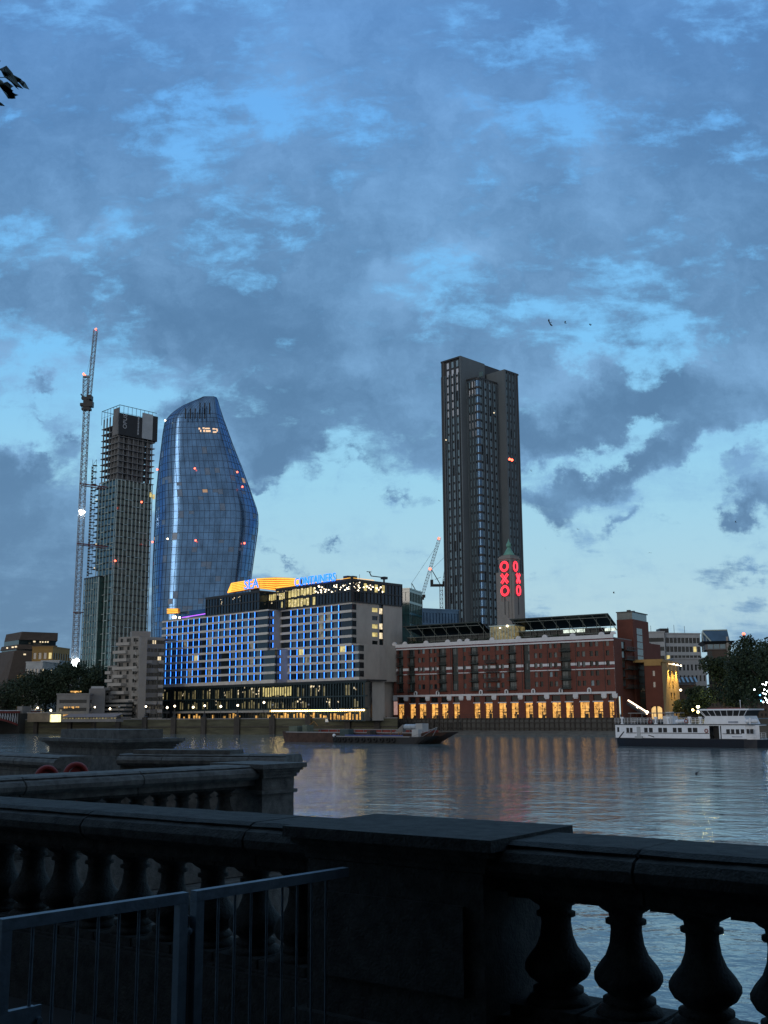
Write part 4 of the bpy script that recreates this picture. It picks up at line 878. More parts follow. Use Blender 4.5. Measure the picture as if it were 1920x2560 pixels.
# corner returns and flanks of the right wing
for k, (z0, z1) in enumerate(rows):
    (B(SV_, 0.02, 1.75, z0, z1, -.4, .09) if k < 5 else B(SV_, 0.02, 1.9, z0, z1, 2.7, 3.22)).build('corner_window', M['glass'], ho)
    (B(SR.at(-34, 5.2), .02, 2.3, z0, z1, -.3, .03) if k < 5 else B(SR.at(-30.2, 5.2), .02, 2.3, z0, z1, -.3, .03)).build('corner_window', M['glass'], ho)
fv = SR.at(-34, 5.2)
for k in range(9):
    z0, z1 = rows[k]; ff = fv if k < 5 else SR.at(-30.2, 5.2); B(ff, 2.02, 2.16, z0+.1, z1-.1, .05, .14).build('light_strip', M['led'], ho)
hs = []; lit = []
for k, m_ in ((0,'yellow'),(1,None),(2,'yellow'),(3,'yellow'),(4,None)):
    z = rows[k][0]; hs.append((8.5, 11.0, z-.2, z+1.1)); lit.append(M[m_] if m_ else M['glass'])
zf = rows[8][0]-12.8
fw = MB(); fw.wall(SV_, .05, 11.6, zl, ZT+.5, hs, .06); fw.wall(SV_, 13.3, 21.8, 4, ZT+.5, [], .06); fw.wall(SV_, 8.6, 11.6, 4, zl, [], .06)
fl_ = Fr(SV_.w(0, 0, 3.15).xy, (SV_.u.x, SV_.u.y)); fw.wall(fl_, .05, 8.6, 4, zl, [], .04); fw.box(SR, .05, 3.1, zl-.4, zl, -8.6, -.3); fw.build('flank_wall', M['panel'], ho)
panes(ho, SV_, [(*h, m_) for h, m_ in zip(hs, lit)], d=-.2)
B(SV_, 11.62, 13.28, 4, ZT+.5, -.6, -.3).build('stair_slot', M['glass'], ho)
for (y0, y1) in ((1521,1535),(1559,1573),(1582,1597)): B(SV_, 11.8, 13.2, SV_.Zz(954, y1), SV_.Zz(954, y0), -.28, -.2).build('lit_window', M['cream'], ho)
for (y0, y1) in ((1640,1668),(1680,1702)): B(SV_, 11.9, 13.1, SV_.Zz(954, y1), SV_.Zz(954, y0), -.28, -.2).build('lit_window', mat('orange_stair_light', (.4,.15,.05), .5, .3, 1, emit=.35, ecol=(1.,.3,.1)), ho)
b = MB(); b.box(SR, 3.4, 6.0, 4, 7.5, -14, -13); 
# glass storeys on top
ZG0, ZG1 = ZT+.55, 46.1
def glassbox(fr, a0, a1, z0, z1, dep, d, cols, litp, nm='rooftop_glazing', upl=None):
    g = MB(); fr_ = MB(); g.box(fr, a0, a1, z0, z1, d-dep, d-.2); g.build(nm, M['glass'], ho)
    cw = (a1-a0)/cols; zm = (z0+z1)/2
    for i in range(cols+1): fr_.box(fr, a0+cw*i-.07, a0+cw*i+.07, z0, z1, d-.19, d+.02)
    for i in range(0, cols+1, 4): fr_.box(fr, a0+cw*i-.16, a0+cw*i+.16, z0, z1, d-.18, d+.1)
    for z in (z0+.1, zm, z1-.15): fr_.box(fr, a0, a1, z-.17, z+.17, d-.17, d+.06)
    fr_.build('glazing_frame', M['dark'], ho); L = MB(); S = MB()
    for i in range(cols):
        for (za, zb_, p) in ((z0+.3, zm-.2, litp[1]), (zm+.2, z1-.4, litp[0])):
            f_ = i/cols; pr = p(f_) if callable(p) else p
            if rnd.random() < pr: h = (zb_-za); L.box(fr, a0+cw*i+.1, a0+cw*(i+1)-.1, za+h*rnd.uniform(0,.2), zb_-h*rnd.uniform(0,.15), d-.18, d-.12)
            if rnd.random() < pr*.9+.04:
                for _ in range(3): x = a0+cw*(i+rnd.random()*.8+.1); z = rnd.uniform(za+.3, zb_-.1); S.box(fr, x-.13, x+.13, z-.13, z+.13, d-.12, d-.05)
    if L.v: L.build('lit_glazing', M['yellow'], ho, kind='stuff')
    if S.v: S.build('pendant_light', M['cream'], ho, kind='stuff')
glassbox(SR, -36, 0, ZG0, ZG1, 21.5, .3, 24, (lambda f_: .97 if f_ < .52 else .04, lambda f_: .95 if f_ < .52 else .0))
glassbox(SV_, 0.05, 21.8, ZG0, ZG1, 10, .3, 14, (lambda f_: .35 if f_ < .65 else .0, .0))
b = MB(); 
for i in range(46): 
    if i < 30: x = -17+17*rnd.random(); q = SR.w(x, rnd.uniform(43.2, 45.6), .36)
    else: q = SV_.w(rnd.uniform(.5, 13), rnd.uniform(43.0, 45.6), .36)
    b.ball(q, rnd.uniform(.12, .24), 5)
b.build('pendant_light', M['lamp'], ho, kind='stuff')
glassbox(SR, -68, -38.6, ZG0, 45.4, 20, 5.3, 18, (lambda f_: .0 if f_ < .2 else .10, 0.)); glassbox(SR, -38.4, -30, ZG0, 45.2, 12, 1.5, 8, (.75, .10))
B(SR, -36.2, .2, ZG1+.01, ZG1+.5, -22, .5).build('roof', M['dark'], ho); B(SR, -68.3, -38.4, 45.42, 45.9, -15, 5.5).build('roof', M['dark'], ho)
B(SR, -95, -68.2, ZG0-.02, ZG0+.3, -14, 4.9).build('roof', M['concrete_d'], ho)
# podium
PD = 6.; P0_, P1_ = -99.5, 11.6
B(SR, P0_, P1_, 3.9, 15., -8 + 6, PD-.4).build('podium', M['glass'], ho)
B(SR, P1_-.2, P1_+.12, 4, 15.2, -2.1, PD-1.4).build('flank_wall', M['panel'], ho)
rc = SR.w(P1_-.3, 0, PD-1.5); b = MB(); b.prism([(rc.x+1.4*math.cos(math.radians(18*i)), rc.y+1.4*math.sin(math.radians(18*i))) for i in range(20)], 4, 15); b.build('podium', M['glass'], ho)
fr_, L, S, F2 = MB(), MB(), MB(), MB(); n = 92; cw = (P1_-P0_)/n
for i in range(n+1): a = P0_+cw*i; fr_.box(SR, a-(.12 if i % 3 == 0 else .05), a+(.12 if i % 3 == 0 else .05), 7.4, 15, PD-.38, PD)
for z in (7.5, 11.05, 15.05): fr_.box(SR, P0_-.2, P1_+.9, z-.2, z+.2, PD-.37, PD+.12)
for i in range(n):
    f_ = i/n
    for (za, zb_, up) in ((11.35, 14.6, 1), (7.9, 10.7, 0)):
        p = (.75 if .52 < f_ < .70 else .12) if up else (.22 if f_ > .66 else .06)
        if rnd.random() < p:
            if up and .56 < f_ < .72: L.box(SR, P0_+cw*i+.1, P0_+cw*(i+1)-.1, za+rnd.uniform(.1,.6), zb_-rnd.uniform(.1,.4), PD-.36, PD-.3)
            else:
                for _ in range(3): x = P0_+cw*(i+rnd.random()); z = rnd.uniform(za+.6, zb_-.1); w_ = rnd.uniform(.08, .34); S.box(SR, x-w_, x+w_, z-.12, z+rnd.uniform(.1,.5), PD-.36, PD-.28)
        if rnd.random() < .33: F2.box(SR, P0_+cw*i+.12, P0_+cw*(i+1)-.12, za, zb_-rnd.uniform(.2, 1.2), PD-.375, PD-.33)
fr_.build('podium_frame', M['green'], ho); L.build('lit_glazing', M['yellow'], ho, kind='stuff'); S.build('pendant_light', M['cream'], ho, kind='stuff'); F2.build('podium_lit_depth', M['dimlit'], ho, kind='stuff')
B(SR, P0_-.5, P1_+1.3, 15.26, 15.7, -1.8, PD+.5).build('roof', M['dark'], ho)
B(SR, P0_+16, -30, 6.6, 7.25, PD+.01, PD+1.4).build('canopy', M['concrete'], ho); B(SR, P0_, P0_+14, 6.6, 7.25, PD+.01, PD+1.4).build('canopy', M['concrete'], ho); B(SR, P0_+13.8, P0_+16.2, 4, 11.4, PD+.02, PD+1.2).build('entrance_block', M['dark'], ho)
b = MB(); c_ = MB()
for i in range(52): a = -29.3+ (P1_+.6+29.3)*i/51; b.ball(SR.w(a, 7.0, PD+.9), .24, 6)
b.build('festoon_bulb', M['amberlamp'], ho, kind='stuff'); B(SR, -29.6, P1_+1, 7.28, 7.4, PD+.14, PD+1.5).build('canopy', M['timber'], ho)
for i in range(60):
    a = P0_+17+(P1_-P0_-18)*i/60; f_ = i/60
    if rnd.random() < (.9 if f_ > .55 else .4): c_.box(SR, a, a+rnd.uniform(.5,1.5), 4.3, rnd.uniform(5.4, 6.5), PD-.36, PD-.28)
c_.build('lit_shopfront', M['warm'], ho, kind='stuff')
b = MB()
for i in range(64): a = P0_+16+(P1_-P0_-17)*i/64; b.box(SR, a, a+.18, 4, 6.7, PD-.2, PD-.05)
b.build('shopfront_frame', M['dark'], ho)
# amber crown
def crown(pts, rows_, fasc=True):
    """pts: (px, py_bottom, py_top, d)"""
    Q_ = []
    for (px, yb, yt, d) in pts:
        s_, z0 = SR.hit(px, yb, d); s2, z1 = SR.hit(px, yt, d); Q_.append((SR.w(s_, z0, d), SR.w(s2, z1, d)))
    b = MB(); t_ = MB()
    for (p, q), (r_, s_) in zip(Q_[:-1], Q_[1:]):
        b.quad(p, r_, s_, q); off = Vector((-.25, -.3, 0)); b.quad(p-off*2, q-off*2, s_-off*2, r_-off*2)
        for i in range(rows_):
            f_ = (i+.5)/rows_; t_.bar(p.lerp(q, f_)+off, r_.lerp(s_, f_)+off, .19, 6)
    return b, t_
fb, tb = crown([(572,1482,1481,3),(581,1481,1457,3),(645,1471,1446,3),(668,1474,1444,-1),(690,1477,1443,-4),(722,1473,1444,-4),(751,1466,1447,-4)], 6)
fb.build('crown_fascia', M['goldback'], ho); tb.build('amber_light_tube', M['gold'], ho)
fb, tb = crown([(420,1535,1521,4),(436,1534,1521,4),(446,1533,1521,4)], 3); fb.build('crown_fascia', M['goldback'], ho); tb.build('amber_light_tube', M['gold'], ho)
b = MB(); p = SR.w(SR.S(455, 1544, 4.9), SR.Zz(455, 1544, 4.9), 4.9); q = SR.w(SR.S(522, 1533, 4.9), SR.Zz(522, 1533, 4.9), 4.9); b.bar(p, q, .18); b.build('purple_light_strip', M['purple'], ho)
B(SR, SR.S(448, 1540, 2), SR.S(523, 1540, 2), 40, 42.6, -6, 2).build('roof_bar', M['glassb'], ho)
b = MB(); b.ball(SR.w(SR.S(438,1543,4.9), SR.Zz(438,1543,4.9), 4.9), .5, 6); b.ball(SR.w(SR.S(449,1544,4.9), SR.Zz(449,1544,4.9), 4.9), .38, 6); b.ball(SR.w(SR.S(433,1543,4.9), SR.Zz(433,1543,4.9), 4.9), .4, 6); b.build('terrace_light', M['lamp'], ho)
def sign(word, px0, px1, yb0, yt0, d, m, yb1=None):
    t_, w_ = text_mesh(word, 1., SR, 0, 0, 0); s0, z0 = SR.hit(px0, yb0, d); s1, z1 = SR.hit(px1, yb1 or yb0, d); h = (SR.Zz(px0, yt0, d)-z0)/.70
    t_, _ = text_mesh(word, h, SR, s0, z0, d, ext=.12, narrow=(s1-s0)/w_/h); t_.build('lettering', m, ho)
sign('SEA', 610, 646, 1473.5, 1451, 4.3, M['signblue']); sign('CONTAINERS', 736, 839, 1466, 1446, 1.6, M['signblue'])
b = MB()
for (word, px0, px1, yy_, d) in (('a', 610, 646, 1473.5, 4.2), ('b', 737, 839, 1468, .9)):
    s0, z0 = SR.hit(px0, yy_, d); s1 = SR.S(px1, yy_, d); b.bar(SR.w(s0, z0-.15, d-.2), SR.w(s1, z0-.15, d-.2), .09)
    for i in range(9): b.bar(SR.w(s0+(s1-s0)*i/8, z0-1.2, d-.5), SR.w(s0+(s1-s0)*i/8, z0+2.2, d-.3), .05)
b.build('sign_frame', M['dark'], ho)
b = MB(); b.bar(SR.w(SR.S(690,1477,.7), 46.75, .7), SR.w(0, 46.75, .7), .1); b.bar(SV_.w(.2, 46.75, .5), SV_.w(9, 46.75, .5), .1); b.build('amber_light_tube', M['gold'], ho)
b = MB(); b.box(SR, SR.S(627,1440,-2), SR.S(638,1440,-2), 46, 51., -4, -2); b.box(SR, -8, -4, 46.6, 48.2, -6, -4); b.box(SV_, 1, 4, 46.6, 47.9, -5, -3); b.box(SR, -13, -12, 46.6, 48, -6, -5); b.build('rooftop_unit', M['dark'], ho)
zz = lambda x, y: SV_.w(SV_.S(x, y, -2), SV_.Zz(x, y, -2), -2)
b = MB(); b.bar(zz(917,1429), zz(928,1430), .14); b.bar(zz(923,1429), zz(928,1440), .16); b.bar(zz(928,1440), zz(960,1444), .18); b.bar(zz(960,1443), zz(960,1461), .3); b.box(SV_, SV_.S(957,1443,-2), SV_.S(966,1443,-2), zz(960,1448).z, zz(960,1442).z, -3, -1.4); b.bar(zz(899,1436), zz(899,1458), .06); b.build('maintenance_cradle_arm', M['dark'], ho)
# ------------------------------------------------------------------ brick wharf building
wb_ = thing('brick_wharf', 'long red brick wharf with white bands, lit arcade and a tower of red neon letters', 'building', (OX0.x, OX0.y, 4))
S_ = lambda px, py=1700: OF.S(px, py); LS = -72.2
bays = [(996,1010),(1025,1039),(1048,1065),(1078,1095),(1104,1120),(1134,1149),(1185,1200),(1213,1231),(1247,1266),(1278,1296),(1313,1332),(1344,1365),(1380,1402),(1414,1433),(1450,1474),(1484,1508),(1523,1535)]
holes = []; up = []; lo = []
for (x0, x1) in bays:
    a, c = S_(x0, 1770), S_(x1, 1770); holes += [(a, c, 4.3, 8.7), (a, c, 9.2, 10.7)]; lo.append((a, c, 4.3, 8.7)); up.append((a, c, 9.2, 10.7))
cols_ = [1049,1059,1078,1089,1162,1211,1223,1245,1257,1341,1354,1378,1391,1448,1461,1481,1494.5,1522]; pw = []
for x in cols_:
    a = S_(x)
    for zc_ in (24.65, 22.0, 19.2, 16.6, 13.9): h = (a-.48, a+.48, zc_-.72, zc_+.72); holes.append(h); pw.append(h)
stacks = [(996,1008,1),(1023,1037,1),(1098,1116,1),(1131,1146,0),(1178,1196,1),(1273,1291,1),(1310,1326,0),(1404,1428,1)]; sw = []
for (x0, x1, bal) in stacks: a, c = S_(x0), S_(x1); holes.append((a, c, 12.5, 25.5)); sw.append((a, c, bal))
b = MB(); b.wall(OF, LS, 0, 4, 26, holes, 0, .55)
for (x0, x1) in ((1178,1196),): pass
b.quad(OF.w(LS, 4, -28), OF.w(LS, 4, 0), OF.w(LS, 26, 0), OF.w(LS, 26, -28)); b.build('brick_wall', M['brick'], wb_); B(OF, LS, -.1, 26.01, 26.3, -30, -.1).build('roof', M['concrete_d'], wb_)
panes(wb_, OF, [(*h, M['sky_pane2']) if rnd.random() < .5 else ((*h, M['sky_pane']) if rnd.random() < .05 else h) for h in pw], d=-.3, cap=90)
for (a, c, bal) in sw:
    w_ = c-a; B(OF, a, c, 12.5, 25.5, -.6, -.54).build('window_stack', M['green'], wb_); ws = []
    for k in range(5):
        z = 12.9+2.62*k; n = 2 if w_ < 2 else 3
        for j in range(n): ws.append((a+.12+(w_-.2)*j/n, a+(w_-.2)*(j+1)/n, z, z+1.7, M['sky_pane2'] if rnd.random() < .4 else M['glass']))
    panes(wb_, OF, ws, d=-.5, cap=2)
    if bal:
        for k in range(5):
            z = 12.4+2.62*k; b = MB(); b.box(OF, a-.25, c+.25, z, z+.14, -.5, .95); b.box(OF, a-.25, c+.25, z+.95, z+1.02, .88, .94)
            n = int((w_+.5)/.17)
            for j in range(n+1): q = a-.25+(w_+.5)*j/n; b.box(OF, q-.02, q+.02, z+.1, z+.98, .89, .93)
            b.build('balcony', M['green'], wb_)
for k in range(4):        # the wide stepped balconies
    z = 12.4+2.62*k; a, c = S_(1216), S_(1250-(k > 2)*6); b = MB(); b.box(OF, a, c, z, z+.14, 0, 1.2); b.box(OF, a, c, z+1, z+1.07, 1.12, 1.2)
    for j in range(34): q = a+(c-a)*j/33; b.box(OF, q-.02, q+.02, z, z+1., 1.13, 1.17)
    b.build('balcony', M['green'], wb_)
for (a, c, z0, z1) in lo: 
    B(OF, a-.15, c+.15, z1+.02, z1+.32, -.3, .12).build('lintel', M['white'], wb_)
    p_ = MB(); p_.quad(OF.w(a, z0, -1.6), OF.w(c, z0, -1.6), OF.w(c, z1, -1.6), OF.w(a, z1, -1.6)); p_.quad(OF.w(a, z0, -.55), OF.w(a, z1, -.55), OF.w(a, z1, -1.6), OF.w(a, z0, -1.6)); p_.quad(OF.w(c, z0, -1.6), OF.w(c, z1, -1.6), OF.w(c, z1, -.55), OF.w(c, z0, -.55)); p_.quad(OF.w(a, z1, -1.6), OF.w(c, z1, -1.6), OF.w(c, z1, -.55), OF.w(a, z1, -.55))
    p_.build('lit_arcade', M['warm'], wb_)
    q_ = MB(); w_ = c-a; q_.box(OF, a+w_*.28, c-.05, 6.0, 6.25, -1.2, -1.1); q_.box(OF, a+w_*.3, a+w_*.36, 4.3, 6.2, -1.2, -1.1); q_.box(OF, a+w_*.8, a+w_*.85, 4.3, 8.4, -1.2, -1.1); q_.box(OF, a+w_*rnd.uniform(.35,.5), a+w_*rnd.uniform(.6,.8), 4.3, rnd.uniform(5.2, 5.9), -1.25, -1.1)
    for _ in range(5): x9 = rnd.uniform(a+.1, c-.3); z9 = rnd.uniform(4.3, 7.9); q_.box(OF, x9, x9+rnd.uniform(.08,.5), z9, z9+rnd.uniform(.1,.9), -1.4, -1.3)
    q_.box(OF, (a+c)/2-.035, (a+c)/2+.035, 4.3, 8.7, -.62, -.56); q_.box(OF, a, c, 6.9, 6.97, -.62, -.56)
    if rnd.random() < .5: q_.bar(OF.w(a+.1, 7.6, -.9), OF.w(a+w_*.6, 5.4, -.9), .07)
    q_.build('shop_fitting', M['dark'], wb_)
panes(wb_, OF, up, d=-.4)
gn = OF; bandh = [(LS, 0)]
def band(z0, z1, nm, m, d1, broken=False):
    b = MB()
    if not broken: b.box(OF, LS-.1, .15, z0, z1, .01, d1)
    else:
        cuts = sorted([(a-.05, c+.05) for a, c, _ in sw] + ([(h[0]-.04, h[1]+.04) for h in pw if h[2] < z1 and h[3] > z0])); a = LS
        for c0_, c1_ in cuts:
            if c0_ > a+.05: B(OF, a, c0_, z0, z1, .01, d1).build(nm, m, wb_)
            a = max(a, c1_)
        b.box(OF, a, .12, z0, z1, .01, d1)
    b.build(nm, m, wb_)
band(26.02, 27.05, 'white_cornice', M['white'], .45); band(25.72, 26.0, 'maroon_band', M['maroon'], .2); band(25.3, 25.7, 'white_band', M['white'], .28)
band(18.85, 19.6, 'white_band', M['white'], .12, True); band(17.6, 17.85, 'white_band', M['white'], .1, True); band(18.2, 18.5, 'maroon_band', M['maroon'], .08, True); band(10.95, 11.5, 'white_cornice', M['white'], .35)
for x in (994, 1021, 1074, 1128, 1160, 1240, 1306, 1371, 1441, 1513): B(OF, S_(x)-.06, S_(x)+.06, 11.5, 25.3, .01, .13).build('drainpipe', M['dark'], wb_)
def half(fr, cx, z, r, d0, d1, n=9):
    b = MB(); P = [(cx+r*math.cos(math.pi*i/n), z+r*.95*math.sin(math.pi*i/n)) for i in range(n+1)]; k = len(b.v)
    for d in (d1, d0): b.v += [fr.w(x, zz_, d) for x, zz_ in P]
    b.f.append(tuple(k+i for i in range(n+1))); b.f.append(tuple(k+2*n+1-i for i in range(n+1)))
    for i in range(n): b.f.append((k+i, k+n+1+i, k+n+2+i, k+i+1))
    return b
for x in (987,1013,1066,1120,1150,1169,1231,1297,1363,1433,1505,1534): half(OF, S_(x, 1600), 27.06, .82, -.1, .42).build('parapet_gable', M['white'], wb_)
for x in (1041,1096,1204,1268,1335,1404,1475):
    a = S_(x, 1735); B(OF, a-.62, a+.62, 10.95, 12.1, .36, .5).build('arch_head', M['white'], wb_); half(OF, a, 12.1, .62, .36, .5).build('arch_head', M['white'], wb_); B(OF, a-.2, a+.2, 11.5, 12.3, .51, .54).build('niche', M['dark'], wb_)
for x in (989,1016,1070,1124,1154,1173,1236,1302,1368,1440,1511,1538): a = S_(x, 1740); b = MB(); b.box(OF, a-.75, a+.75, 10.0, 10.94, .01, .42); b.box(OF, a-.6, a+.6, 9.7, 10.0, .01, .3); b.build('capital', M['white'], wb_)
B(OF, S_(985,1770), S_(994,1770), 5.6, 9.6, .02, .12).build('banner', mat('pale_pink_banner', (.5,.3,.3), .7, .2, 1, emit=.35, ecol=(1.,.6,.5)), wb_)
# rooftop penthouse and raking canopies
B(OF, LS+2, -6, 26.32, 29.6, -14, -5).build('penthouse_glazing', M['glass'], wb_)
def canopy(x0, x1, y0, y1, d):
    a, z0 = OF.hit(x0, y0, d); c, z1 = OF.hit(x1, y1, d); z = (z0+z1)/2; b = MB()
    b.quad(OF.w(a, z, d), OF.w(c, z, d), OF.w(c-2, z-2.4, d-11), OF.w(a, z-2.4, d-11)); b.quad(OF.w(a, z-.25, d), OF.w(a, z-2.65, d-11), OF.w(c-2, z-2.65, d-11), OF.w(c, z-.25, d)); b.box(OF, a, c, z-.28, z+.03, d, d+.12); b.build('roof_canopy', M['green'], wb_)
    b = MB(); n = max(4, int((c-a)/4.2)); zl_ = 27.6; b.bar(OF.w(a+1, zl_+1.6, d-1.0), OF.w(c-1, zl_+1.6, d-1.0), .1); b.bar(OF.w(a+.5, zl_+.2, d-1.5), OF.w(c-.5, zl_+.2, d-1.5), .09); b.bar(OF.w(a+1, z-1.0, d-.6), OF.w(c-.6, z-1.0, d-.6), .11)
    for i in range(n+1):
        q = a+.8+(c-a-1.6)*i/n; b.bar(OF.w(q, z-.3, d-.2), OF.w(q+2.0, zl_+.6, d-3.5), .11); b.bar(OF.w(q, zl_-1, d-3.5), OF.w(q, z-.9, d-3.5), .09)
    b.build('canopy_strut', mat('grey_green_steel', (.16,.19,.18), .6, .2, 1), wb_)
canopy(1007, 1200, 1566, 1553.5, -1.2); canopy(1274, 1520, 1546.5, 1534.5, -1.2)
for (x0, x1, y0, y1) in ((1408,1440,1574,1583),(1442,1462,1572,1581),(1512,1540,1571,1578)):
    a, c = OF.S(x0, y0, -4.9), OF.S(x1, y0, -4.9); B(OF, a, c, OF.Zz(x0, y1, -4.9), OF.Zz(x0, y0, -4.9), -4.95, -4.85).build('lit_window', mat('cool_lit_glass', (.5,.5,.45), .3, .6, 1.5, emit=1.0, ecol=(.85,1.,.85)), wb_)
a, c = OF.S(1226, 1580, -2), OF.S(1286, 1580, -2); B(OF, a, c, 26.3, OF.Zz(1250, 1566, -2), -9, -2).build('glass_pavilion', M['dimlit'], wb_)
b = MB(); k_ = 8
for i in range(k_+1): q = a+(c-a)*i/k_; b.box(OF, q-.07, q+.07, 26.3, OF.Zz(1250,1566,-2), -1.98, -1.85)
b.box(OF, a-.3, c+.3, OF.Zz(1250,1566,-2)+.01, OF.Zz(1250,1566,-2)+.3, -9.2, -1.7); b.build('pavilion_frame', M['rib'], wb_)
half(OF, OF.S(1262, 1560, -3), OF.Zz(1262, 1565, -3), 2.6, -9, -3, 12).build('vaulted_roof', M['stone'], wb_)
b = MB(); b.ball(OF.w(OF.S(1268,1565,-1.6), OF.Zz(1268,1565,-1.6), -1.6), .3, 6); b.ball(OF.w(OF.S(1250,1570,-1.6), OF.Zz(1250,1570,-1.6), -1.6), .2, 6); b.build('wall_light', M['lamp'], wb_)
for i, x in enumerate(list(range(1012,1070,9))+[1190,1215,1296,1340,1390]): 
    q = OF.w(OF.S(x, 1600, -1.5), 26.9, -1.5); b = MB(); r = random.Random(i)
    for _ in range(90):
        p = q+Vector((r.gauss(0,.7), r.gauss(0,.5), r.uniform(0,1.0))); e = Vector((r.gauss(0,1), r.gauss(0,1), r.gauss(0,1))).normalized()*.2; g2 = e.orthogonal().normalized()*.12; b.quad(p-e, p-g2, p+e, p+g2)
    b.build('planting', M['leaf'], wb_)
# flank and stair tower
fl2 = [(6.0, 8.8, 12.5, 25.4)]; b = MB(); b.wall(OV, .02, 14.5, 4, 26, fl2 + [(2.2, 4.6, 4.3, 10.2)]); b.build('brick_wall', M['brick_shaded'], wb_); b = MB(); b.wall(OV, 27.2, 38, 4, 26, []); b.build('brick_wall', M['brick_shaded'], wb_)
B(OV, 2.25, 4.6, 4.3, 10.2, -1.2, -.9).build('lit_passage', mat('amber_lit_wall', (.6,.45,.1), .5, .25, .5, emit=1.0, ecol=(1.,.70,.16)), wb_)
panes(wb_, OV, [(6.1+1.35*j, 7.35+1.35*j, 13+2.62*k, 14.9+2.62*k, M['sky_pane2']) for j in range(2) for k in range(5)], d=-.3, cap=10)
for k in range(5):
    z = 12.4+2.62*k; b = MB(); b.box(OV, 6, 13.5, z, z+.15, .02, 1.6); b.box(OV, 6, 13.5, z+.98, z+1.05, 1.5, 1.58)
    for j in range(30): q = 6+7.5*j/29; b.box(OV, q-.02, q+.02, z, z+1., 1.52, 1.56)
    b.build('balcony', M['green'], wb_)
B(OV, 14.5, 27.2, 4, 32.2, -4.4, .45).build('stair_tower', M['brick_shaded'], wb_); B(OV, 14.6, 26.4, 32.22, 34.2, -4.3, .3).build('tower_glazing', M['sky_pane2'], wb_); B(OV, 14.4, 27, 34.22, 34.5, -4.5, .5).build('tower_roof', M['dark'], wb_)
ws = [(17.2, 21.6, 6+2.0*k, 7.75+2.0*k) for k in range(12)]; panes(wb_, OV, ws, m=M['sky_pane2'], d=.48)
b = MB(); 
for x in (16.5, 19.8): b.box(OV, x, x+.8, 34.5, 35.1, -2, -1)
b.build('roof_vent', M['dark'], wb_)
# neon lettered tower
TC = pt(1277, 1450, 320); TF = Fr(TC, (.707, -.707)); TV = TF.at(0); W_ = 4.4
zt_ = TF.Zz(1277, 1388); zs_ = TF.Zz(1277, 1428)
tb_ = MB(); tb_.box(TF, -W_, 0, 26.3, zt_, -W_, 0); 
tb_.box(TF, -W_-1.0, -W_+.9, 26.3, zs_, -W_-.9, .25); tb_.box(TF, -.9, .9, 26.3, zs_-.4, -W_-.9, .25-.5); tb_.box(TF, -W_+1, -1, 26.3, zs_-9, -W_-1, .35)
tb_.box(TF, -W_-.25, .25, zt_-.9, zt_-.5, -W_-.25, .25); tb_.box(TF, -W_+.5, -.5, zt_, zt_+.35, -W_+.5, -.5); lt_ = tb_.build('lettered_tower', M['stone'], wb_)
b = MB(); b.box(TF, -W_/2-.12, -W_/2+.12, zs_-13, zs_-7.5, .36, .42); b.box(TV, W_/2-.12, W_/2+.12, zs_-13, zs_-7.5, .02, .98); b.build('slit_window', M['dark'], lt_)
tcx = TF.w(-W_/2, 0, -W_/2); b = MB(); b.smooth = True
zz0 = zt_+.35; ztip = pt(1271.4, 1347, 323).z; H_ = ztip-zz0
b.lathe((tcx.x, tcx.y, zz0), [(0,1.75),(.25,1.7),(H_*.18,1.3),(H_*.34,.85),(H_*.44,.5),(H_*.50,.42),(H_*.53,.75),(H_*.60,.80),(H_*.70,.66),(H_*.80,.36),(H_*.88,.16),(H_*1.,.03)], 12); b.build('copper_spire', M['copper'], lt_)
for fr, flip in ((TF, -1), (TV, 1)):
    cx = flip*W_/2 if fr is TF else W_/2
    for (py, kind) in ((1414.3,'O'),(1445,'X'),(1475.7,'O')):
        zc_ = TF.Zz(1277, py); R = 1.62; b = MB(); off_ = .92 if (fr is TV and py > 1420) else 0; df = .22+off_; sx_ = .66 if fr is TV else 1.
        if kind == 'O':
            for (RR, rr_) in ((R, .10), (R-.42, .10)): b.torus(fr.w(cx, zc_, df), (fr.n.x, fr.n.y, 0), RR-.1, rr_, 22, 6, sx_)
        else:
            for sg in (1, -1):
                for o_ in (-.3, .3): b.bar(fr.w(cx-1.2*sx_-.75*sg*o_*sx_, zc_-1.35*sg+.66*o_, df), fr.w(cx+1.2*sx_-.75*sg*o_*sx_, zc_+1.35*sg+.66*o_, df), .13, 6)
        b.build('neon_letter', M['red'], lt_)
        B(fr, cx-1.7*sx_, cx+1.7*sx_, zc_-1.75, zc_+1.75, .04+off_, .08+off_).build('letter_backing', mat('red_tinted_glass', (.10,.05,.055), .3, .1, 1), lt_)
# ------------------------------------------------------------------ piled timber wharf
pw_ = thing('timber_wharf', 'dark piled timber wharf in front of the brick arcade', 'wharf', tuple(OF.w(-30, 0, 6.5)))
B(OF, -76, 7, 3.4, 4.5, -.5, 6.6).build('deck', M['timber'], pw_); B(OF, -76, 7, .2, 3.4, 5.2, 6.2).build('back_wall', M['weed'], pw_)
for i in range(54): a = -75+81*i/53+rnd.uniform(-.2,.2); b = MB(); q = OF.w(a, -.5, 6.85); b.bar(q, (q.x, q.y, rnd.uniform(4.4, 5.3) if i < 22 else 4.55), .19, 6); b.build('pile', M['timber'], pw_)
for i in range(26): a = -77+32*i/25; b = MB(); q = OF.w(a+rnd.uniform(-.3,.3), -.5, 8.5+rnd.uniform(-.7,1.2)); b.bar(q, (q.x, q.y, rnd.uniform(2.8, 5.0)), .22, 6); b.build('pile', M['timber'], pw_)
b = MB()
for z in (1.6, 3.1): b.box(OF, -75, 6.5, z, z+.28, 7.06, 7.2)
b.build('waling', M['timber'], pw_)
b = MB(); n = 40
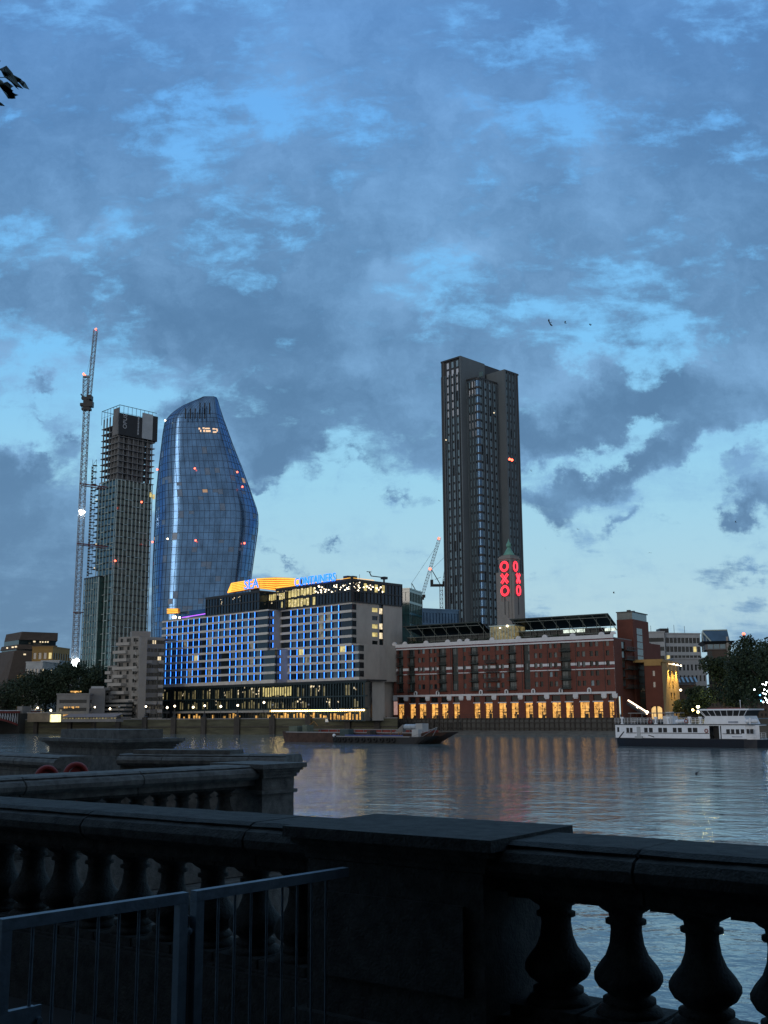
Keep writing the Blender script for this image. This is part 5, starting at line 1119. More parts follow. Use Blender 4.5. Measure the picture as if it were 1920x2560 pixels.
for i in range(n+1): a = -60+66*i/n; q = OF.w(a, 4.5, 6.4); b.bar(q, q+Vector((0,0,1.05)), .03)
b.bar(OF.w(-60, 5.55, 6.4), OF.w(6, 5.55, 6.4), .035); b.bar(OF.w(-60, 5.05, 6.4), OF.w(6, 5.05, 6.4), .025); b.build('handrail', M['dark'], pw_)
gw = thing('gangway', 'sloping gangway edged with a bright light strip behind the ferry', 'gangway', tuple(pt(1590, 1765, 270)))
A_, B_ = pt(1571, 1751, 272), pt(1614, 1778, 262); b = MB(); b.bar(A_, B_, .22, 6); b.build('light_strip', mat('peach_light_tube', (.9,.7,.5), .4, .1, 1, emit=3, ecol=(1.,.72,.5)), gw)
b = MB(); b.bar(A_-Vector((0,0,.8)), B_-Vector((0,0,.8)), .3); b.bar(A_+Vector((0,1.5,-.8)), B_+Vector((0,1.5,-.8)), .3)
for i in range(10): p = A_.lerp(B_, i/9); b.bar(p, p-Vector((0,0,.9)), .05)
b.build('truss', M['dark'], gw); b = MB(); b.ball(B_+Vector((.3,0,-.3)), .42, 6); b.ball(B_+Vector((-1.8,.4,1.)), .25, 6); b.build('lamp_globe', M['lamp'], gw)
# ------------------------------------------------------------------ ferry
q0, q1 = ptz(1536, 1865, 0), ptz(1905, 1871, 0); FE = Fr(q0, (q1.x-q0.x, q1.y-q0.y)); LF = (q1-q0).xy.length
fe = thing('river_ferry', 'white passenger boat with a navy hull and raised wheelhouse moored at the right', 'boat', (q0.x, q0.y, 0))
fx = lambda x, y=1830, d=0: FE.S(x, y, d); fz = lambda x, y, d=0: FE.Zz(x, y, d)
zn, zd_, BW = fz(1700, 1847), fz(1700, 1812.5), 6.0
def hullplan(L, o=0., bow=4.5):
    P = [(-.2+o, -BW/2), (.1+o, -.9), (.5+o, 0-o)] ; P = [(.0, -BW+.8), (.0, -.8), (.5, -.15), (2, 0), (L-bow, 0), (L-bow*.55, -.45), (L-bow*.2, -1.5), (L, -BW/2), (L-bow*.2, -BW+1.5), (L-bow*.55, -BW+.45), (L-bow, -BW), (2, -BW), (.5, -BW+.15)]
    return P
def loft(b, fr, P0, z0, P1, z1, cap=True):
    k = len(b.v); n = len(P0); b.v += [fr.w(a, z0, d) for a, d in P0] + [fr.w(a, z1, d) for a, d in P1]
    for i in range(n): b.f.append((k+i, k+(i+1) % n, k+n+(i+1) % n, k+n+i))
    if cap: b.f.append(tuple(k+n+i for i in range(n))); b.f.append(tuple(k+n-1-i for i in range(n)))
LH = LF+1.6
b = MB(); H1 = hullplan(LH); H0_ = [(a*.985+.15, -BW/2+(d+BW/2)*.9) for a, d in H1]; loft(b, FE, H0_, -.4, H1, zn); b.build('hull', M['navy'], fe)
S1 = [(min(a, LF-.9)+.0, d-.08 if d > -1 else d+.08) for a, d in hullplan(LF-.4, bow=2.5)]
wins_ = [(1542.5,1548,1818,1830)] + [(1560+x0/4.608, 1560+x1/4.608, 1819.5, 1831) for x0, x1 in ((25,58),(65,98),(230,272),(285,330),(392,438),(448,495),(560,605),(618,665),(732,780),(790,845))] + [(1560+x0/4.608, 1560+x1/4.608, 1823, 1834) for x0, x1 in ((1175,1218),(1230,1270),(1285,1328),(1342,1385),(1398,1440),(1450,1490))]
hs = [(fx(a), fx(c), fz(a, y1), fz(a, y0)) for a, c, y0, y1 in wins_]; dr = (fx(1773), fx(1803), zn+.05, zd_-.12)
b = MB(); b.wall(FE, .3, LF-2.6, zn, zd_, hs+[dr], -.06, .12); loft(b, FE, S1, zd_-.1, S1, zd_); b.wall(Fr(FE.w(LF-2.6, 0, -.06).xy, (FE.u*.85-FE.n*.5).xy if hasattr(FE.u,'xy') else FE.u), 0, 2.2, zn, zd_, [], 0); b.quad(FE.w(.3, zn, -.06), FE.w(.3, zd_, -.06), FE.w(.3, zd_, -BW+.2), FE.w(.3, zn, -BW+.2)); b.quad(FE.w(.3, zn, -BW+.2), FE.w(.3, zd_, -BW+.2), FE.w(LF-3, zd_, -BW+.2), FE.w(LF-3, zn, -BW+.2)); b.build('cabin', M['boatwhite'], fe)
panes(fe, FE, hs, d=-.17, m=M['black']); 
b = MB(); b.box(FE, dr[0], dr[1], dr[2], dr[3], -2.2, -1.6); b.build('open_doorway', M['black'], fe)
B(FE, fx(1798), fx(1800.5), dr[2], dr[3], -.1, .02).build('door_edge', M['boatwhite'], fe)
B(FE, fx(1592), fx(1601), fz(1596, 1842), fz(1596, 1817), -.05, .02).build('door', M['grey'], fe); B(FE, fx(1588), fx(1606), zn+.02, fz(1596, 1840), -.04, .25).build('boarding_step', M['grey'], fe)
b = MB(); b.box(FE, .2, LF-1.2, zd_+.01, zd_+.14, -BW-.1, .06); b.box(FE, 2.4, fx(1772), fz(1650,1833.5), fz(1650,1832), -.05, .0); b.box(FE, fx(1806), LF-3.2, fz(1850,1835.5), fz(1850,1834), -.05, .0); b.box(FE, .2, LH-4, zn-.02, zn+.07, -.1, .05); b.build('rubbing_strake', M['navy'], fe)
b = MB()      # low navy swoop on the white side
b.quad(FE.w(fx(1545), zn+.05, -.04), FE.w(fx(1549), zn+.05, -.04), FE.w(fx(1561), fz(1560,1829), -.04), FE.w(fx(1558), fz(1560,1829), -.04)); b.build('painted_stripe', M['navy'], fe)
b = MB(); 
for k in range(7): b.bar(FE.w(fx(1620+k*2), fz(1620, 1838+k*.5), -.02), FE.w(fx(1622.4+k*2), fz(1620, 1838.2+k*.7), -.02), .07)
b.build('bird_emblem', M['dark'], fe)
def rail(fr, a, c, z, d, h=1.05, n=20, nm='railing', par=None, m=None):
    b = MB()
    for i in range(n+1): q = fr.w(a+(c-a)*i/n, z, d); b.bar(q, q+Vector((0,0,h)), .028)
    for k in (.4, .7, 1.): b.bar(fr.w(a, z+h*k, d), fr.w(c, z+h*k, d), .025)
    b.build(nm, m or M['boatwhite'], par)
rail(FE, .3, fx(1757), zd_+.1, -.05, n=26, par=fe); rail(FE, .3, fx(1757), zd_+.1, -BW+.1, n=20, par=fe)
for x in (1556, 1640, 1671, 1725, 1752): a = fx(x); b = MB(); b.box(FE, a-.12, a+.12, zd_+.1, zd_+1.3, -.2, .0); b.box(FE, a-.28, a+.28, zd_+1.05, zd_+1.35, -.22, .02); b.box(FE, a-.25, a+.25, zd_+.1, zd_+.3, -.22, .02); b.build('davit_post', M['boatwhite'], fe)
b = MB(); z = fz(1610, 1784); b.box(FE, fx(1567), fx(1676), z, z+.16, -BW+.6, -.7)
for x in (1572, 1600, 1630, 1668): b.bar(FE.w(fx(x), zd_+.1, -.9), FE.w(fx(x), z, -.9), .05); b.bar(FE.w(fx(x), zd_+.1, -BW+.9), FE.w(fx(x), z, -BW+.9), .05)
b.build('deck_canopy', M['concrete_d'], fe)
b = MB(); a, c = fx(1648), fx(1672); b.box(FE, a, c, zd_+.1, fz(1660, 1790), -3.4, -1.6); b.box(FE, a+.3, c-.4, fz(1660,1790), fz(1660,1780), -3., -2.); b.build('funnel_housing', M['boatwhite'], fe)
b = MB()
for i in range(11): a = fx(1575+i*6); b.box(FE, a, a+.35, zd_+.1, zd_+.55+.2*rnd.random(), -3.5+rnd.random(), -2.2)
b.build('deck_seat', M['dark'], fe)
for (x, y) in ((1700,1804),(1876,1803)):
    p = FE.w(fx(x), fz(x, y), -.7); b = MB(); b.bar(p-Vector((.75,0,0)), p+Vector((.75,0,0)), .34, 10); b.ball(p-Vector((.75,0,0)), .33, 6); b.ball(p+Vector((.75,0,0)), .33, 6); b.build('liferaft_canister', M['boatwhite'], fe)
for (x, y, d) in ((1766,1827,.02),(1627,1804,.05),(1717,1803,.05)): b = MB(); b.torus(FE.w(fx(x), fz(x, y), d), (FE.n.x, FE.n.y, 0), .27, .075, 14, 6); b.build('life_ring', M['lifered'], fe)
# wheelhouse: raked front and flared window band
zw0, zw1, zw2, zr0 = zd_+.14, fz(1820, 1790), fz(1820, 1776), fz(1820, 1772)
def hexa(b, a0, a1, d0, d1, z0, A0, A1, D0, D1, z1): loft(b, FE, [(a0,d0),(a0,d1),(a1,d1),(a1,d0)], z0, [(A0,D0),(A0,D1),(A1,D1),(A1,D0)], z1)
w0_, w1_ = fx(1758), fx(1868); b = MB(); hexa(b, w0_, w1_, -BW+.7, -.3, zw0, w0_+.3, w1_-.5, -BW+.8, -.4, zw1); b.build('wheelhouse', M['boatwhite'], fe)
b = MB(); hexa(b, w0_+.35, w1_-.55, -BW+.85, -.45, zw1+.01, w0_-.3, w1_+.1, -BW+.5, -.15, zw2); b.build('wheelhouse_glazing', M['black'], fe)
b = MB(); hexa(b, w0_-1.0, w1_+.5, -BW+.2, .15, zw2+.01, w0_-.2, w1_+.6, -BW+.2, .1, zr0); b.build('wheelhouse_roof', M['boatwhite'], fe)
b = MB()
for i in range(8): t_ = i/7; b.bar(FE.w(w0_+.35+(w1_-w0_-.9)*t_, zw1, -.42), FE.w(w0_-.3+(w1_-w0_+.4)*t_, zw2, -.12), .06)
b.bar(FE.w(w0_-.9, zr0, -.2), FE.w(w0_+.3, zw1-.1, -.35), .06); b.build('window_mullion', M['boatwhite'], fe)
b = MB(); b.box(FE, fx(1765), fx(1850), zr0+.02, zr0+.14, -2.4, -.9); b.build('roof_panel', M['redsteel'], fe); b = MB(); b.bar(FE.w(fx(1842), zr0, -2), FE.w(fx(1842), zr0+1.3, -2), .05); b.ball(FE.w(fx(1842), zr0+1.3, -2), .1, 5); b.build('roof_aerial', M['boatwhite'], fe)
b = MB(); b.box(FE, fx(1820), fx(1845), fz(1830,1808), fz(1830,1803), -.42, -.3); b.box(FE, fx(1829), fx(1855), fz(1850,1843), fz(1850,1841), -.05, 0.); b.build('name_plate', mat('name_plate_paint', (.3,.34,.42), .5, .3, 2), fe)
rail(FE, LF-3.4, LH-1., zn, -.4, n=6, par=fe); rail(FE, w1_+.4, LF-1.6, zd_+.1, -.1, n=6, par=fe)
po = thing('pontoon', 'dark landing pontoon with railings beyond the ferry bow at the right edge', 'pontoon', tuple(ptz(1925, 1862, 0)))
PF = Fr(ptz(1899, 1864, 0), (.95, -.3)); B(PF, .6, 26, -.3, 1.1, -6.5, -1.2).build('deck', M['dark'], po); rail(PF, .8, 14, 1.1, -1.4, 1.3, 30, par=po, m=M['concrete_d']); B(PF, 4, 9, 1.1, 3.3, -5.5, -2.5).build('shelter', M['concrete_d'], po)
# floodlight and tree lights on the right bank
fs = thing('flood_lamp_post', 'dazzling yellow-white floodlight on a post behind the ferry wheelhouse', 'lamp', (pt(1745,1790,275).x, 275, 4)); q = pt(1745, 1767, 275); b = MB(); b.bar((q.x, 275, 4), q, .08, 6); b.build('post', M['dark'], fs); b = MB(); b.ball(q, .42, 6, .8); b.build('lamp_head', mat('yellow_flood_glass', (1,.95,.6), .4, .02, 1, emit=12, ecol=(1.,.93,.45)), fs)
b = MB(); b.ball(pt(1732,1775,275), .3, 6); b.ball(pt(1745,1780,275), .33, 6); b.build('lamp_head', M['amberlamp'], fs)
L = bpy.data.lights.new('flood_glow', 'POINT'); L.energy = 900; L.color = (1,.85,.35); L.shadow_soft_size = .5; o = bpy.data.objects.new('flood_glow', L); col.objects.link(o); o.location = (q.x, 273.6, q.z+.1)
sl_ = thing('festoon_lights', 'cluster of blue-white lights hung in the tree at the right edge', 'string lights', tuple(pt(1910, 1730, 246)))
pts_ = [(1886,1724),(1907,1710),(1916,1706),(1914,1712),(1911,1724),(1908,1733),(1914,1735),(1919,1728),(1903,1752),(1908,1755),(1916,1750),(1919,1756),(1900,1738),(1913,1745)]; b = MB(); 
for a_, c_ in zip(pts_[:-1], pts_[1:]): b.bar(pt(*a_, 241), pt(*c_, 241), .02)
b.build('cable', M['dark'], sl_)
for i, p in enumerate(pts_): b = MB(); b.ball(pt(*p, 241), .16, 5); b.build('bulb', M['flood'] if i not in (8, 12) else mat('blue_bulb', (.1,.3,1), .4, .02, 1, emit=8, ecol=(.1,.35,1.)), sl_)
# ------------------------------------------------------------------ barges
def barge(name, label, xa, ya, xb, yb, beam, zh, m, inner, rake0, rake1, sheer=.3):
    p, q = ptz(xa, ya, 0), ptz(xb, yb, 0); f = Fr(p, (q.x-p.x, q.y-p.y)); L = (q-p).xy.length; t = thing(name, label, 'barge', (p.x, p.y, 0))
    n = 20; b = MB(); top, bot = [], []
    def prof(i): s_ = i/n; return zh + sheer*(abs(2*s_-1)**3)
    V = []
    for i in range(n+1):
        s_ = i/n; a = L*s_; at_ = rake0*(1-s_) ; lo_ = a + rake0*max(0, 1-s_*6) - rake1*max(0, (s_-.8)*5)**1.5; w = 1 - .55*max(0, (s_-.84)/.16)**2 - .12*max(0, (.06-s_)/.06)
        V.append((f.w(lo_, -.3, -beam/2+beam/2*w*.95), f.w(a, prof(i), -beam/2+beam/2*w), f.w(a, prof(i), -beam/2-beam/2*w), f.w(lo_, -.3, -beam/2-beam/2*w*.95)))
    k = 0; b.v = [v for r_ in V for v in r_]
    for i in range(n):
        for j in (0, 2, 3): b.f.append((4*i+j, 4*i+4+j, 4*i+4+(j+1) % 4, 4*i+(j+1) % 4))
    b.f.append((0, 1, 2, 3)); b.f.append((4*n+3, 4*n+2, 4*n+1, 4*n)); b.build('hull', m, t)
    b = MB(); i0, i1 = 2, n-3
    for (s0, s1) in ((0, i0), (i1, n)):
        for i in range(s0, s1): b.quad(V[i][1], V[i+1][1], V[i+1][2], V[i][2])
    b.box(f, L*i0/n, L*i1/n, zh-.9, zh-.8, -beam+.3, -.3); b.build('deck', M['timber'], t)
    b = MB()
    for i in range(i0, i1): b.quad(V[i][2]+Vector((0,0,.0)), V[i+1][2], V[i+1][2]-Vector((0,0,1.2)), V[i][2]-Vector((0,0,1.2)))
    b.box(f, L*i0/n, L*i1/n, zh-1.0, zh+.55, -beam+.1, -beam+.22); b.build('hold_lining', inner, t)
    return t, f, L, zh
t, f, L, zh = barge('rusty_barge', 'long rusty open barge moored before the hotel, raked black bow to the right', 702, 1854.5, 1108, 1860.5, 7.5, 1.95, M['rust'], M['rustin'], .6, 5.5)
b = MB(); b.box(f, 1.5, L*.84, zh+.02, zh+.22, -.3, .05); b.box(f, 1.5, L*.84, zh+.55, zh+.7, -7.45, -7.2); b.build('gunwale', mat('pale_grey_gunwale', (.24,.24,.25), .7, .2, 1), t)
b = MB()
for i in range(14): a = 2.5+L*.8*i/14; b.box(f, a, a+.14, zh-.9, zh+.5, -7.2, -7.05)
b.build('hold_frame', M['concrete_d'], t)
b = MB(); b.box(f, f.S(710,1800), f.S(731,1800), zh+.2, zh+1.35, -5, -1.5); b.box(f, f.S(740,1800), f.S(752,1800), zh+.2, zh+1.6, -4, -2); b.build('deck_locker', mat('faded_green_paint', (.10,.13,.10), .7, .3, 1), t)
b = MB(); p = f.w(f.S(747,1800), zh+1.4, -3); b.bar(p, p+Vector((1.2,0,1.0)), .1); b.bar(p+Vector((1.2,0,1.0)), p+Vector((2,0,0)), .08); b.build('winch', mat('amber_winch_paint', (.25,.13,.03), .6, .3, 2), t)
tp = f.w(f.S(1028,1818,-3), f.Zz(1028,1817,-3), -3); b = MB(); b.bar(tp-f.u.to_3d()*1.4, tp+f.u.to_3d()*1.3, .52, 10); b.ball(tp-f.u.to_3d()*1.4, .5, 7); b.ball(tp+f.u.to_3d()*1.3, .5, 7); b.build('storage_tank', mat('pale_blue_grey_tank', (.36,.42,.48), .5, .2, 2), t)
B(f, f.S(1045,1815,-3), f.S(1062,1815,-3), zh+.3, zh+1.9, -4.2, -2.2).build('container_box', M['grey'], t)
b = MB(); a, c = f.S(986,1815,-3), f.S(1007,1815,-3); k = 0
b.v = [f.w(a,zh+.2,-4), f.w(c,zh+.2,-4), f.w(c,zh+1.7,-4), f.w(a,zh+.2,-3), f.w(c,zh+.2,-3), f.w(c,zh+1.7,-3)]; b.f = [(0,1,2),(3,5,4),(0,3,4,1),(1,4,5,2),(0,2,5,3)]; b.build('ramp', M['concrete_d'], t)
t, f, L, zh = barge('mooring_barge', 'smaller dark work barge hung with tyre fenders in front of the rusty barge', 829, 1858, 1076, 1861, 4.6, 1.25, mat('black_hull_paint', (.012,.014,.017), .6, .3, .8), M['timber'], .3, 3.2, .28)
ring_ = None
for i, x in enumerate((838,848,861,876,892,908,923,938,954,970,983)):
    s_ = f.S(x, 1850); b = MB(); b.torus(f.w(s_, .72, .16), (f.n.x, f.n.y, .1), .36, .15, 16, 8); b.build('tyre_fender', M['tyre'], t)
b = MB(); b.box(f, 1.2, L*.80, zh+.02, zh+.2, -.35, .06); b.build('gunwale', mat('pale_grey_gunwale', (.24,.24,.25)), t); B(f, 3, L*.72, zh+.21, zh+.45, -.6, -.45).build('blue_rail', mat('blue_rail_paint', (.04,.07,.25), .5, .2, 2), t)
b = MB(); p = f.w(.4, zh+.3, -.3); b.ball(p, .33, 6); b.build('mooring_buoy', M['boatwhite'], t)
B(f, 1.0, 3.2, zh, zh+1.5, -3.2, -1.4).build('engine_box', mat('dark_teal_paint', (.03,.06,.065), .6, .3, 1), t); B(f, f.S(1032,1820,-2), f.S(1048,1820,-2), zh, zh+1.5, -3, -1.6).build('engine_box', M['grey'], t); B(f, f.S(924,1820,-2), f.S(932,1820,-2), zh-.5, zh+1.3, -3.2, -1).build('bulkhead', M['timber'], t)
b = MB(); r = random.Random(4)
for i in range(16): a = r.uniform(3.4, 14); s_ = r.uniform(.2, .5); b.box(f, a, a+s_*1.6, zh-.8, zh-.3+s_*r.uniform(.5,2), -3, -3+s_)
b.build('deck_clutter', M['rustin'], t, kind='stuff')
b = MB(); p = f.w(L*.8, zh+.1, -.5); e = f.w(L*1.03, zh+1.9, -1.4); b.bar(p, e, .07); b.bar(f.w(L*.85, zh+.1, -2.6), e, .06); b.bar(e, f.w(L*.97, zh+.3, -2), .06); b.build('bow_frame', M['crane'], t)
for i in range(3): a = f.S((975, 994, 1000)[i], 1830, -2); b = MB(); b.bar(f.w(a, zh, -2), f.w(a+.35, zh+1.0, -2), .07); b.build('yellow_stanchion', mat('amber_winch_paint', (.25,.13,.03)), t)
wsn = thing('warning_board', 'small white square board fixed to the far river wall above the long barge', 'sign', tuple(pt(820, 1801, 326))); f_, s_ = onbank(820); B(f_, s_-.5, s_+.5, 3.6, 4.5, .82, .9).build('board', M['boatwhite'], wsn); B(f_, s_-.06, s_+.06, 2.6, 3.6, .70, .82).build('post', M['dark'], wsn)
# ------------------------------------------------------------------ gulls
def gull(label, px, py, Y, span, bank, yaw, flap):
    c = pt(px, py, Y); b = MB(); k = 0; bl = span*.42
    R = Matrix.Rotation(yaw, 3, 'Z') @ Matrix.Rotation(bank, 3, 'Y')
    prof = [(-.5, .01), (-.38, .05), (-.15, .10), (.12, .105), (.3, .07), (.38, .075), (.46, .045), (.52, .008)]; n = 8
    for (t, r) in prof:
        for i in range(n): a = 2*math.pi*i/n; b.v.append(R @ Vector((r*bl*math.cos(a)*1.05, t*bl, r*bl*math.sin(a)))+c)
    for j in range(len(prof)-1):
        for i in range(n): b.f.append((j*n+i, j*n+(i+1) % n, (j+1)*n+(i+1) % n, (j+1)*n+i))
    b.f.append(tuple(range(n))[::-1]); b.f.append(tuple((len(prof)-1)*n+i for i in range(n)))
    for sg in (-1, 1):
        st_ = [(0.02, .14, .05, .03), (.22, .20, .02, .025), (.36, .06+.12, -.06, .018), (.5, -.02, -.10, .006)]; q = []
        for (x, yl, yt, th) in st_:
            zz_ = math.sin(flap)*x*span - (0 if x < .25 else (x-.22)*span*.35); X_ = sg*x*span*math.cos(flap)
            q.append((R @ Vector((X_, yl*span, zz_+th*span*.25))+c, R @ Vector((X_, yt*span-.05*span, zz_))+c, R @ Vector((X_, (yl+yt)/2*span, zz_-th*span*.3))+c))
        k = len(b.v)
        for tr in q: b.v += list(tr)
        for j in range(3):
            for i in range(3): b.f.append((k+3*j+i, k+3*j+(i+1) % 3, k+3*j+3+(i+1) % 3, k+3*j+3+i))
        b.f.append((k+9, k+10, k+11))
    R2 = R; b.v += [R @ Vector((-.05*bl, -.45*bl, 0))+c, R @ Vector((.05*bl, -.45*bl, 0))+c, R @ Vector((.14*bl, -.72*bl, 0))+c, R @ Vector((-.14*bl, -.72*bl, 0))+c]; k = len(b.v)-4; b.f.append((k, k+1, k+2, k+3))
    o = b.build('gull', M['bird']); setp(o, label, 'bird', 'gulls flying over the river'); return o
for a in (('largest gull in the sky, banking steeply, left of two others',1375,807,190,1.5,.95,.6,.25),('gull with raised wings, middle of the three high ones',1414,808,190,1.0,.3,1.2,.7),('gull with wings up, right one of the three high ones',1477,813,190,1.05,-.2,.8,.8),
          ('tiny gull just right of the upper part of the ribbed tower',1329,1178,240,1.0,.2,.3,.9),('tiny gull left of the ribbed tower, above the cranes',1098,1252,260,.8,.4,.5,.4),('small gull level with the green copper spire, over the brick wharf',1445,1323,240,.9,.1,.6,.3),
          ('small gull alone in the pale sky above the grey offices',1624,1382,250,1.0,0,.2,.15),('small gull near the right edge under the streaky cloud',1840,1306,250,1.0,.3,.9,.6),('small gull just above the brick stair tower',1535,1483,240,1.1,.1,1.3,.8),
          ('dark gull gliding low over the water in front of the ferry',1743,1938,62,.62,-.35,1.2,.5)): gull(*a)
# ------------------------------------------------------------------ near balustrade
ZP = 3.72
NF = Fr((-.47, 5.94), (.809, -.588))
b = MB(); p0, p1, p2, p3 = NF.w(-8, 0, -.3), NF.w(14, 0, -.3), NF.w(18, 0, 30), NF.w(-12, 0, 30)
b.prism([tuple(v.xy) for v in (p1, p0, p3, p2)], 3.0, ZP); b.build('near_pavement', M['paving'], kind='structure')
def coping(b, fr, a0, a1, z, d, w, roll=True):   # moulded coping stone profile swept along s
    P = [(d-.04, z), (d, z-.018), (d-.012, z-.03), (d+.035, z-.045), (d+.062, z-.085), (d+.055, z-.13), (d+.01, z-.165), (d-.05, z-.17), (d-.05, z-.235), (d-w+.05, z-.235), (d-w+.05, z-.17), (d-w-.04, z-.15), (d-w-.06, z-.09), (d-w-.02, z-.03), (d-w+.03, z)]
    sts = [(a0+(a1-a0)*i/max(2, int(abs(a1-a0)/.12)), 0) for i in range(max(2, int(abs(a1-a0)/.12))+1)]; j_ = a0+.75
    while j_ < a1-.3: sts = [q for q in sts if abs(q[0]-j_) > .012] + [(j_-.007, 0), (j_-.003, 1), (j_+.003, 1), (j_+.007, 0)]; j_ += 1.38
    sts.sort(); n = len(sts)-1; k = len(b.v); m = len(P); cz, cdd = z-.1, d-w/2
    for (a, g_) in sts:
        for (dd, zz_) in P: b.v.append(fr.w(a, zz_+(-.012 if g_ and zz_ > cz else 0)+rnd.uniform(-.002, .002), dd+(-.012*(1 if dd > cdd else -1) if g_ else 0)+rnd.uniform(-.003, .003)))
    for i in range(n):
        for j in range(m): b.f.append((k+i*m+j, k+i*m+(j+1) % m, k+(i+1)*m+(j+1) % m, k+(i+1)*m+j))
    b.f.append(tuple(k+j for j in range(m))[::-1]); b.f.append(tuple(k+n*m+j for j in range(m)))
BAL = [(0,.168),(.045,.168),(.05,.15),(.075,.135),(.085,.098),(.095,.118),(.112,.118),(.122,.088),(.135,.098),(.16,.135),(.19,.153),(.215,.153),(.245,.135),(.29,.098),(.34,.078),(.40,.070),(.425,.072),(.43,.092),(.447,.092),(.452,.074),(.475,.078),(.49,.105),(.515,.135),(.52,.145)]
def baluster_mesh(h=.52):
    b = MB(); b.smooth = False; n = 20; k = 0
    sc_ = h/.52; b.lathe((0,0,0), [(z*sc_+.001*i*0, r) for i, (z, r) in enumerate(BAL[2:])], n); b.box(WF, -.165, .165, 0, .05*sc_-.001, -.165, .165); b.box(WF, -.165, .165, .52*sc_+.001, .545*sc_+.001, -.165, .165)
    me = bpy.data.meshes.new('baluster'); me.from_pydata([tuple(v) for v in b.v], [], b.f); me.materials.append(M['granite'])
    me.polygons.foreach_set('use_smooth', [len(p.vertices) == 4 and p.index < (len(BAL)-3)*n for p in me.polygons]); me.update(); return me
BM = baluster_mesh()
def put_baluster(par, p):
    o = bpy.data.objects.new('baluster', BM); col.objects.link(o); o.parent = par; o.location = p-OFF[par.name]; return o
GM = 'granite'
def section(par, fr, a0, a1, first, step, zc=4.92, d=0., w=.5):
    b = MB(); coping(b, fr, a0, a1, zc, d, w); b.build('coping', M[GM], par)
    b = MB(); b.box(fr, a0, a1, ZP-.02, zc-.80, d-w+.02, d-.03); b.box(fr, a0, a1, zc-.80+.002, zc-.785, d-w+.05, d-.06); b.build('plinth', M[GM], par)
    s_ = first
    while s_ < a1-.1: o = put_baluster(par, fr.w(s_, zc-.783, d-w/2)); o.rotation_euler = (0, 0, math.atan2(fr.u.y, fr.u.x)); s_ += step
nb = thing('balustrade', 'near dark granite balustrade with a square pier, right behind the metal fence', 'balustrade', tuple(NF.w(.65, ZP, 0)), 'granite balustrades of the embankment')
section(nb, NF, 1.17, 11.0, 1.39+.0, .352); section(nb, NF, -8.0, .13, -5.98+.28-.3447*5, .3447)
b = MB(); z = 4.93
def capstone(b, fr, a0, a1, d0, d1, z):
    for (o, z0, z1) in ((.0, z-.055, z), (-.03, z-.085, z-.056), (-.06, z-.12, z-.086), (-.085, z-.16, z-.121)): b.box(fr, a0-o, a1+o, z0, z1, d0-o, d1+o)
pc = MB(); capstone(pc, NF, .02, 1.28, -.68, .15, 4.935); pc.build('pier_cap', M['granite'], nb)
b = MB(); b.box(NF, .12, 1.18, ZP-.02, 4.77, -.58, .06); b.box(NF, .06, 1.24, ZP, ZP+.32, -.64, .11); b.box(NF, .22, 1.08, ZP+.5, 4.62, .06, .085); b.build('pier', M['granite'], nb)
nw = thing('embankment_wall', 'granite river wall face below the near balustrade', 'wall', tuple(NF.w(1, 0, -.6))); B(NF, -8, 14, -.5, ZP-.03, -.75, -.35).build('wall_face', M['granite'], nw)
# second balustrade on the far side of the landing
MF = Fr((-1.612, 12.98), (.66, .75)); sb = thing('balustrade', 'second granite balustrade across the landing, its end pier against the water', 'balustrade', (-1.6, 12.98, ZP), 'granite balustrades of the embankment')
GM = 'granite_lit'; section(sb, MF, -6.5, .06, -6.35, .305, zc=4.93, d=.10, w=.5)
pc = MB(); capstone(pc, MF, -.05, .66, -.66, .30, 4.945); pc.build('pier_cap', M['granite_lit'], sb)
b = MB(); b.box(MF, .05, .56, ZP-.6, 4.785, -.56, .18); b.box(MF, .02, .59, 4.60, 4.64, -.59, .21); b.build('pier', M['granite_lit'], sb)
nw2 = thing('landing_wall', 'granite wall of the landing below the second balustrade', 'wall', (-2, 12.5, 0)); B(MF, -6.5, .9, -.5, ZP-.03, -.75, .3).build('wall_face', M['granite_lit'], nw2)
b = MB(); b.prism([tuple(MF.w(s_, 0, d).xy) for s_, d in ((.8, -.3), (-6.5, -.3), (-6.5, -9), (.8, -9))][::-1], 2.8, ZP); b.build('landing_pavement', M['paving'], kind='structure')
b = MB(); b.prism([(-9, 7), (-2.6, 8.2), (-3.6, 10.5), (-6, 9.9), (-10, 14)], 2.8, ZP-.01); b.build('steps_pavement', M['paving'], kind='structure')
# third pier: a big stepped pedestal
tp_ = thing('pedestal', 'large stepped granite pedestal standing free behind the second balustrade', 'pedestal', (-4.24, 17, ZP))
TFr = Fr((-4.24, 17.0), (.66, -.75)); 
def ps(px, py, fr, d=0): return fr.S(px, py, d)
aL = TFr.S(98, 1850); TVr = TFr.at(0); aR = TVr.S(463, 1850)
b = MB()
for (o, z0, z1) in ((0, 5.105, 5.155), (.03, 5.08, 5.104), (.07, 5.05, 5.079), (.10, 5.02, 5.049)): b.box(TFr, aL+o, -o, z0, z1, -aR+o, -o)
b.build('cap', M['granite_lit'], tp_)
B(TFr, aL+.13, -.13, 4.90, 5.018, -aR+.13, -.13).build('shaft', M['granite_lit'], tp_); B(TFr, aL+.02, -.02, ZP, 4.898, -aR+.02, -.02).build('base', M['granite_lit'], tp_)
a2 = TFr.S(156, 1835, -.25); a3 = TVr.S(405, 1835, -.25); B(TFr, a2, -.22, 5.157, 5.298, -a3, -.22).build('top_block', M['granite_lit'], tp_)
thb = thing('balustrade', 'low granite parapet running left from the stepped pedestal', 'balustrade', (-5.5, 17, ZP), 'granite balustrades of the embankment')
KF = Fr((-4.9, 16.3), (.90, -.1)); b = MB(); coping(b, Fr((-5.0, 16.25), (.885, -.9)), -4.5, .3, 4.93, 0, .5); b.build('coping', M['granite_lit'], thb)
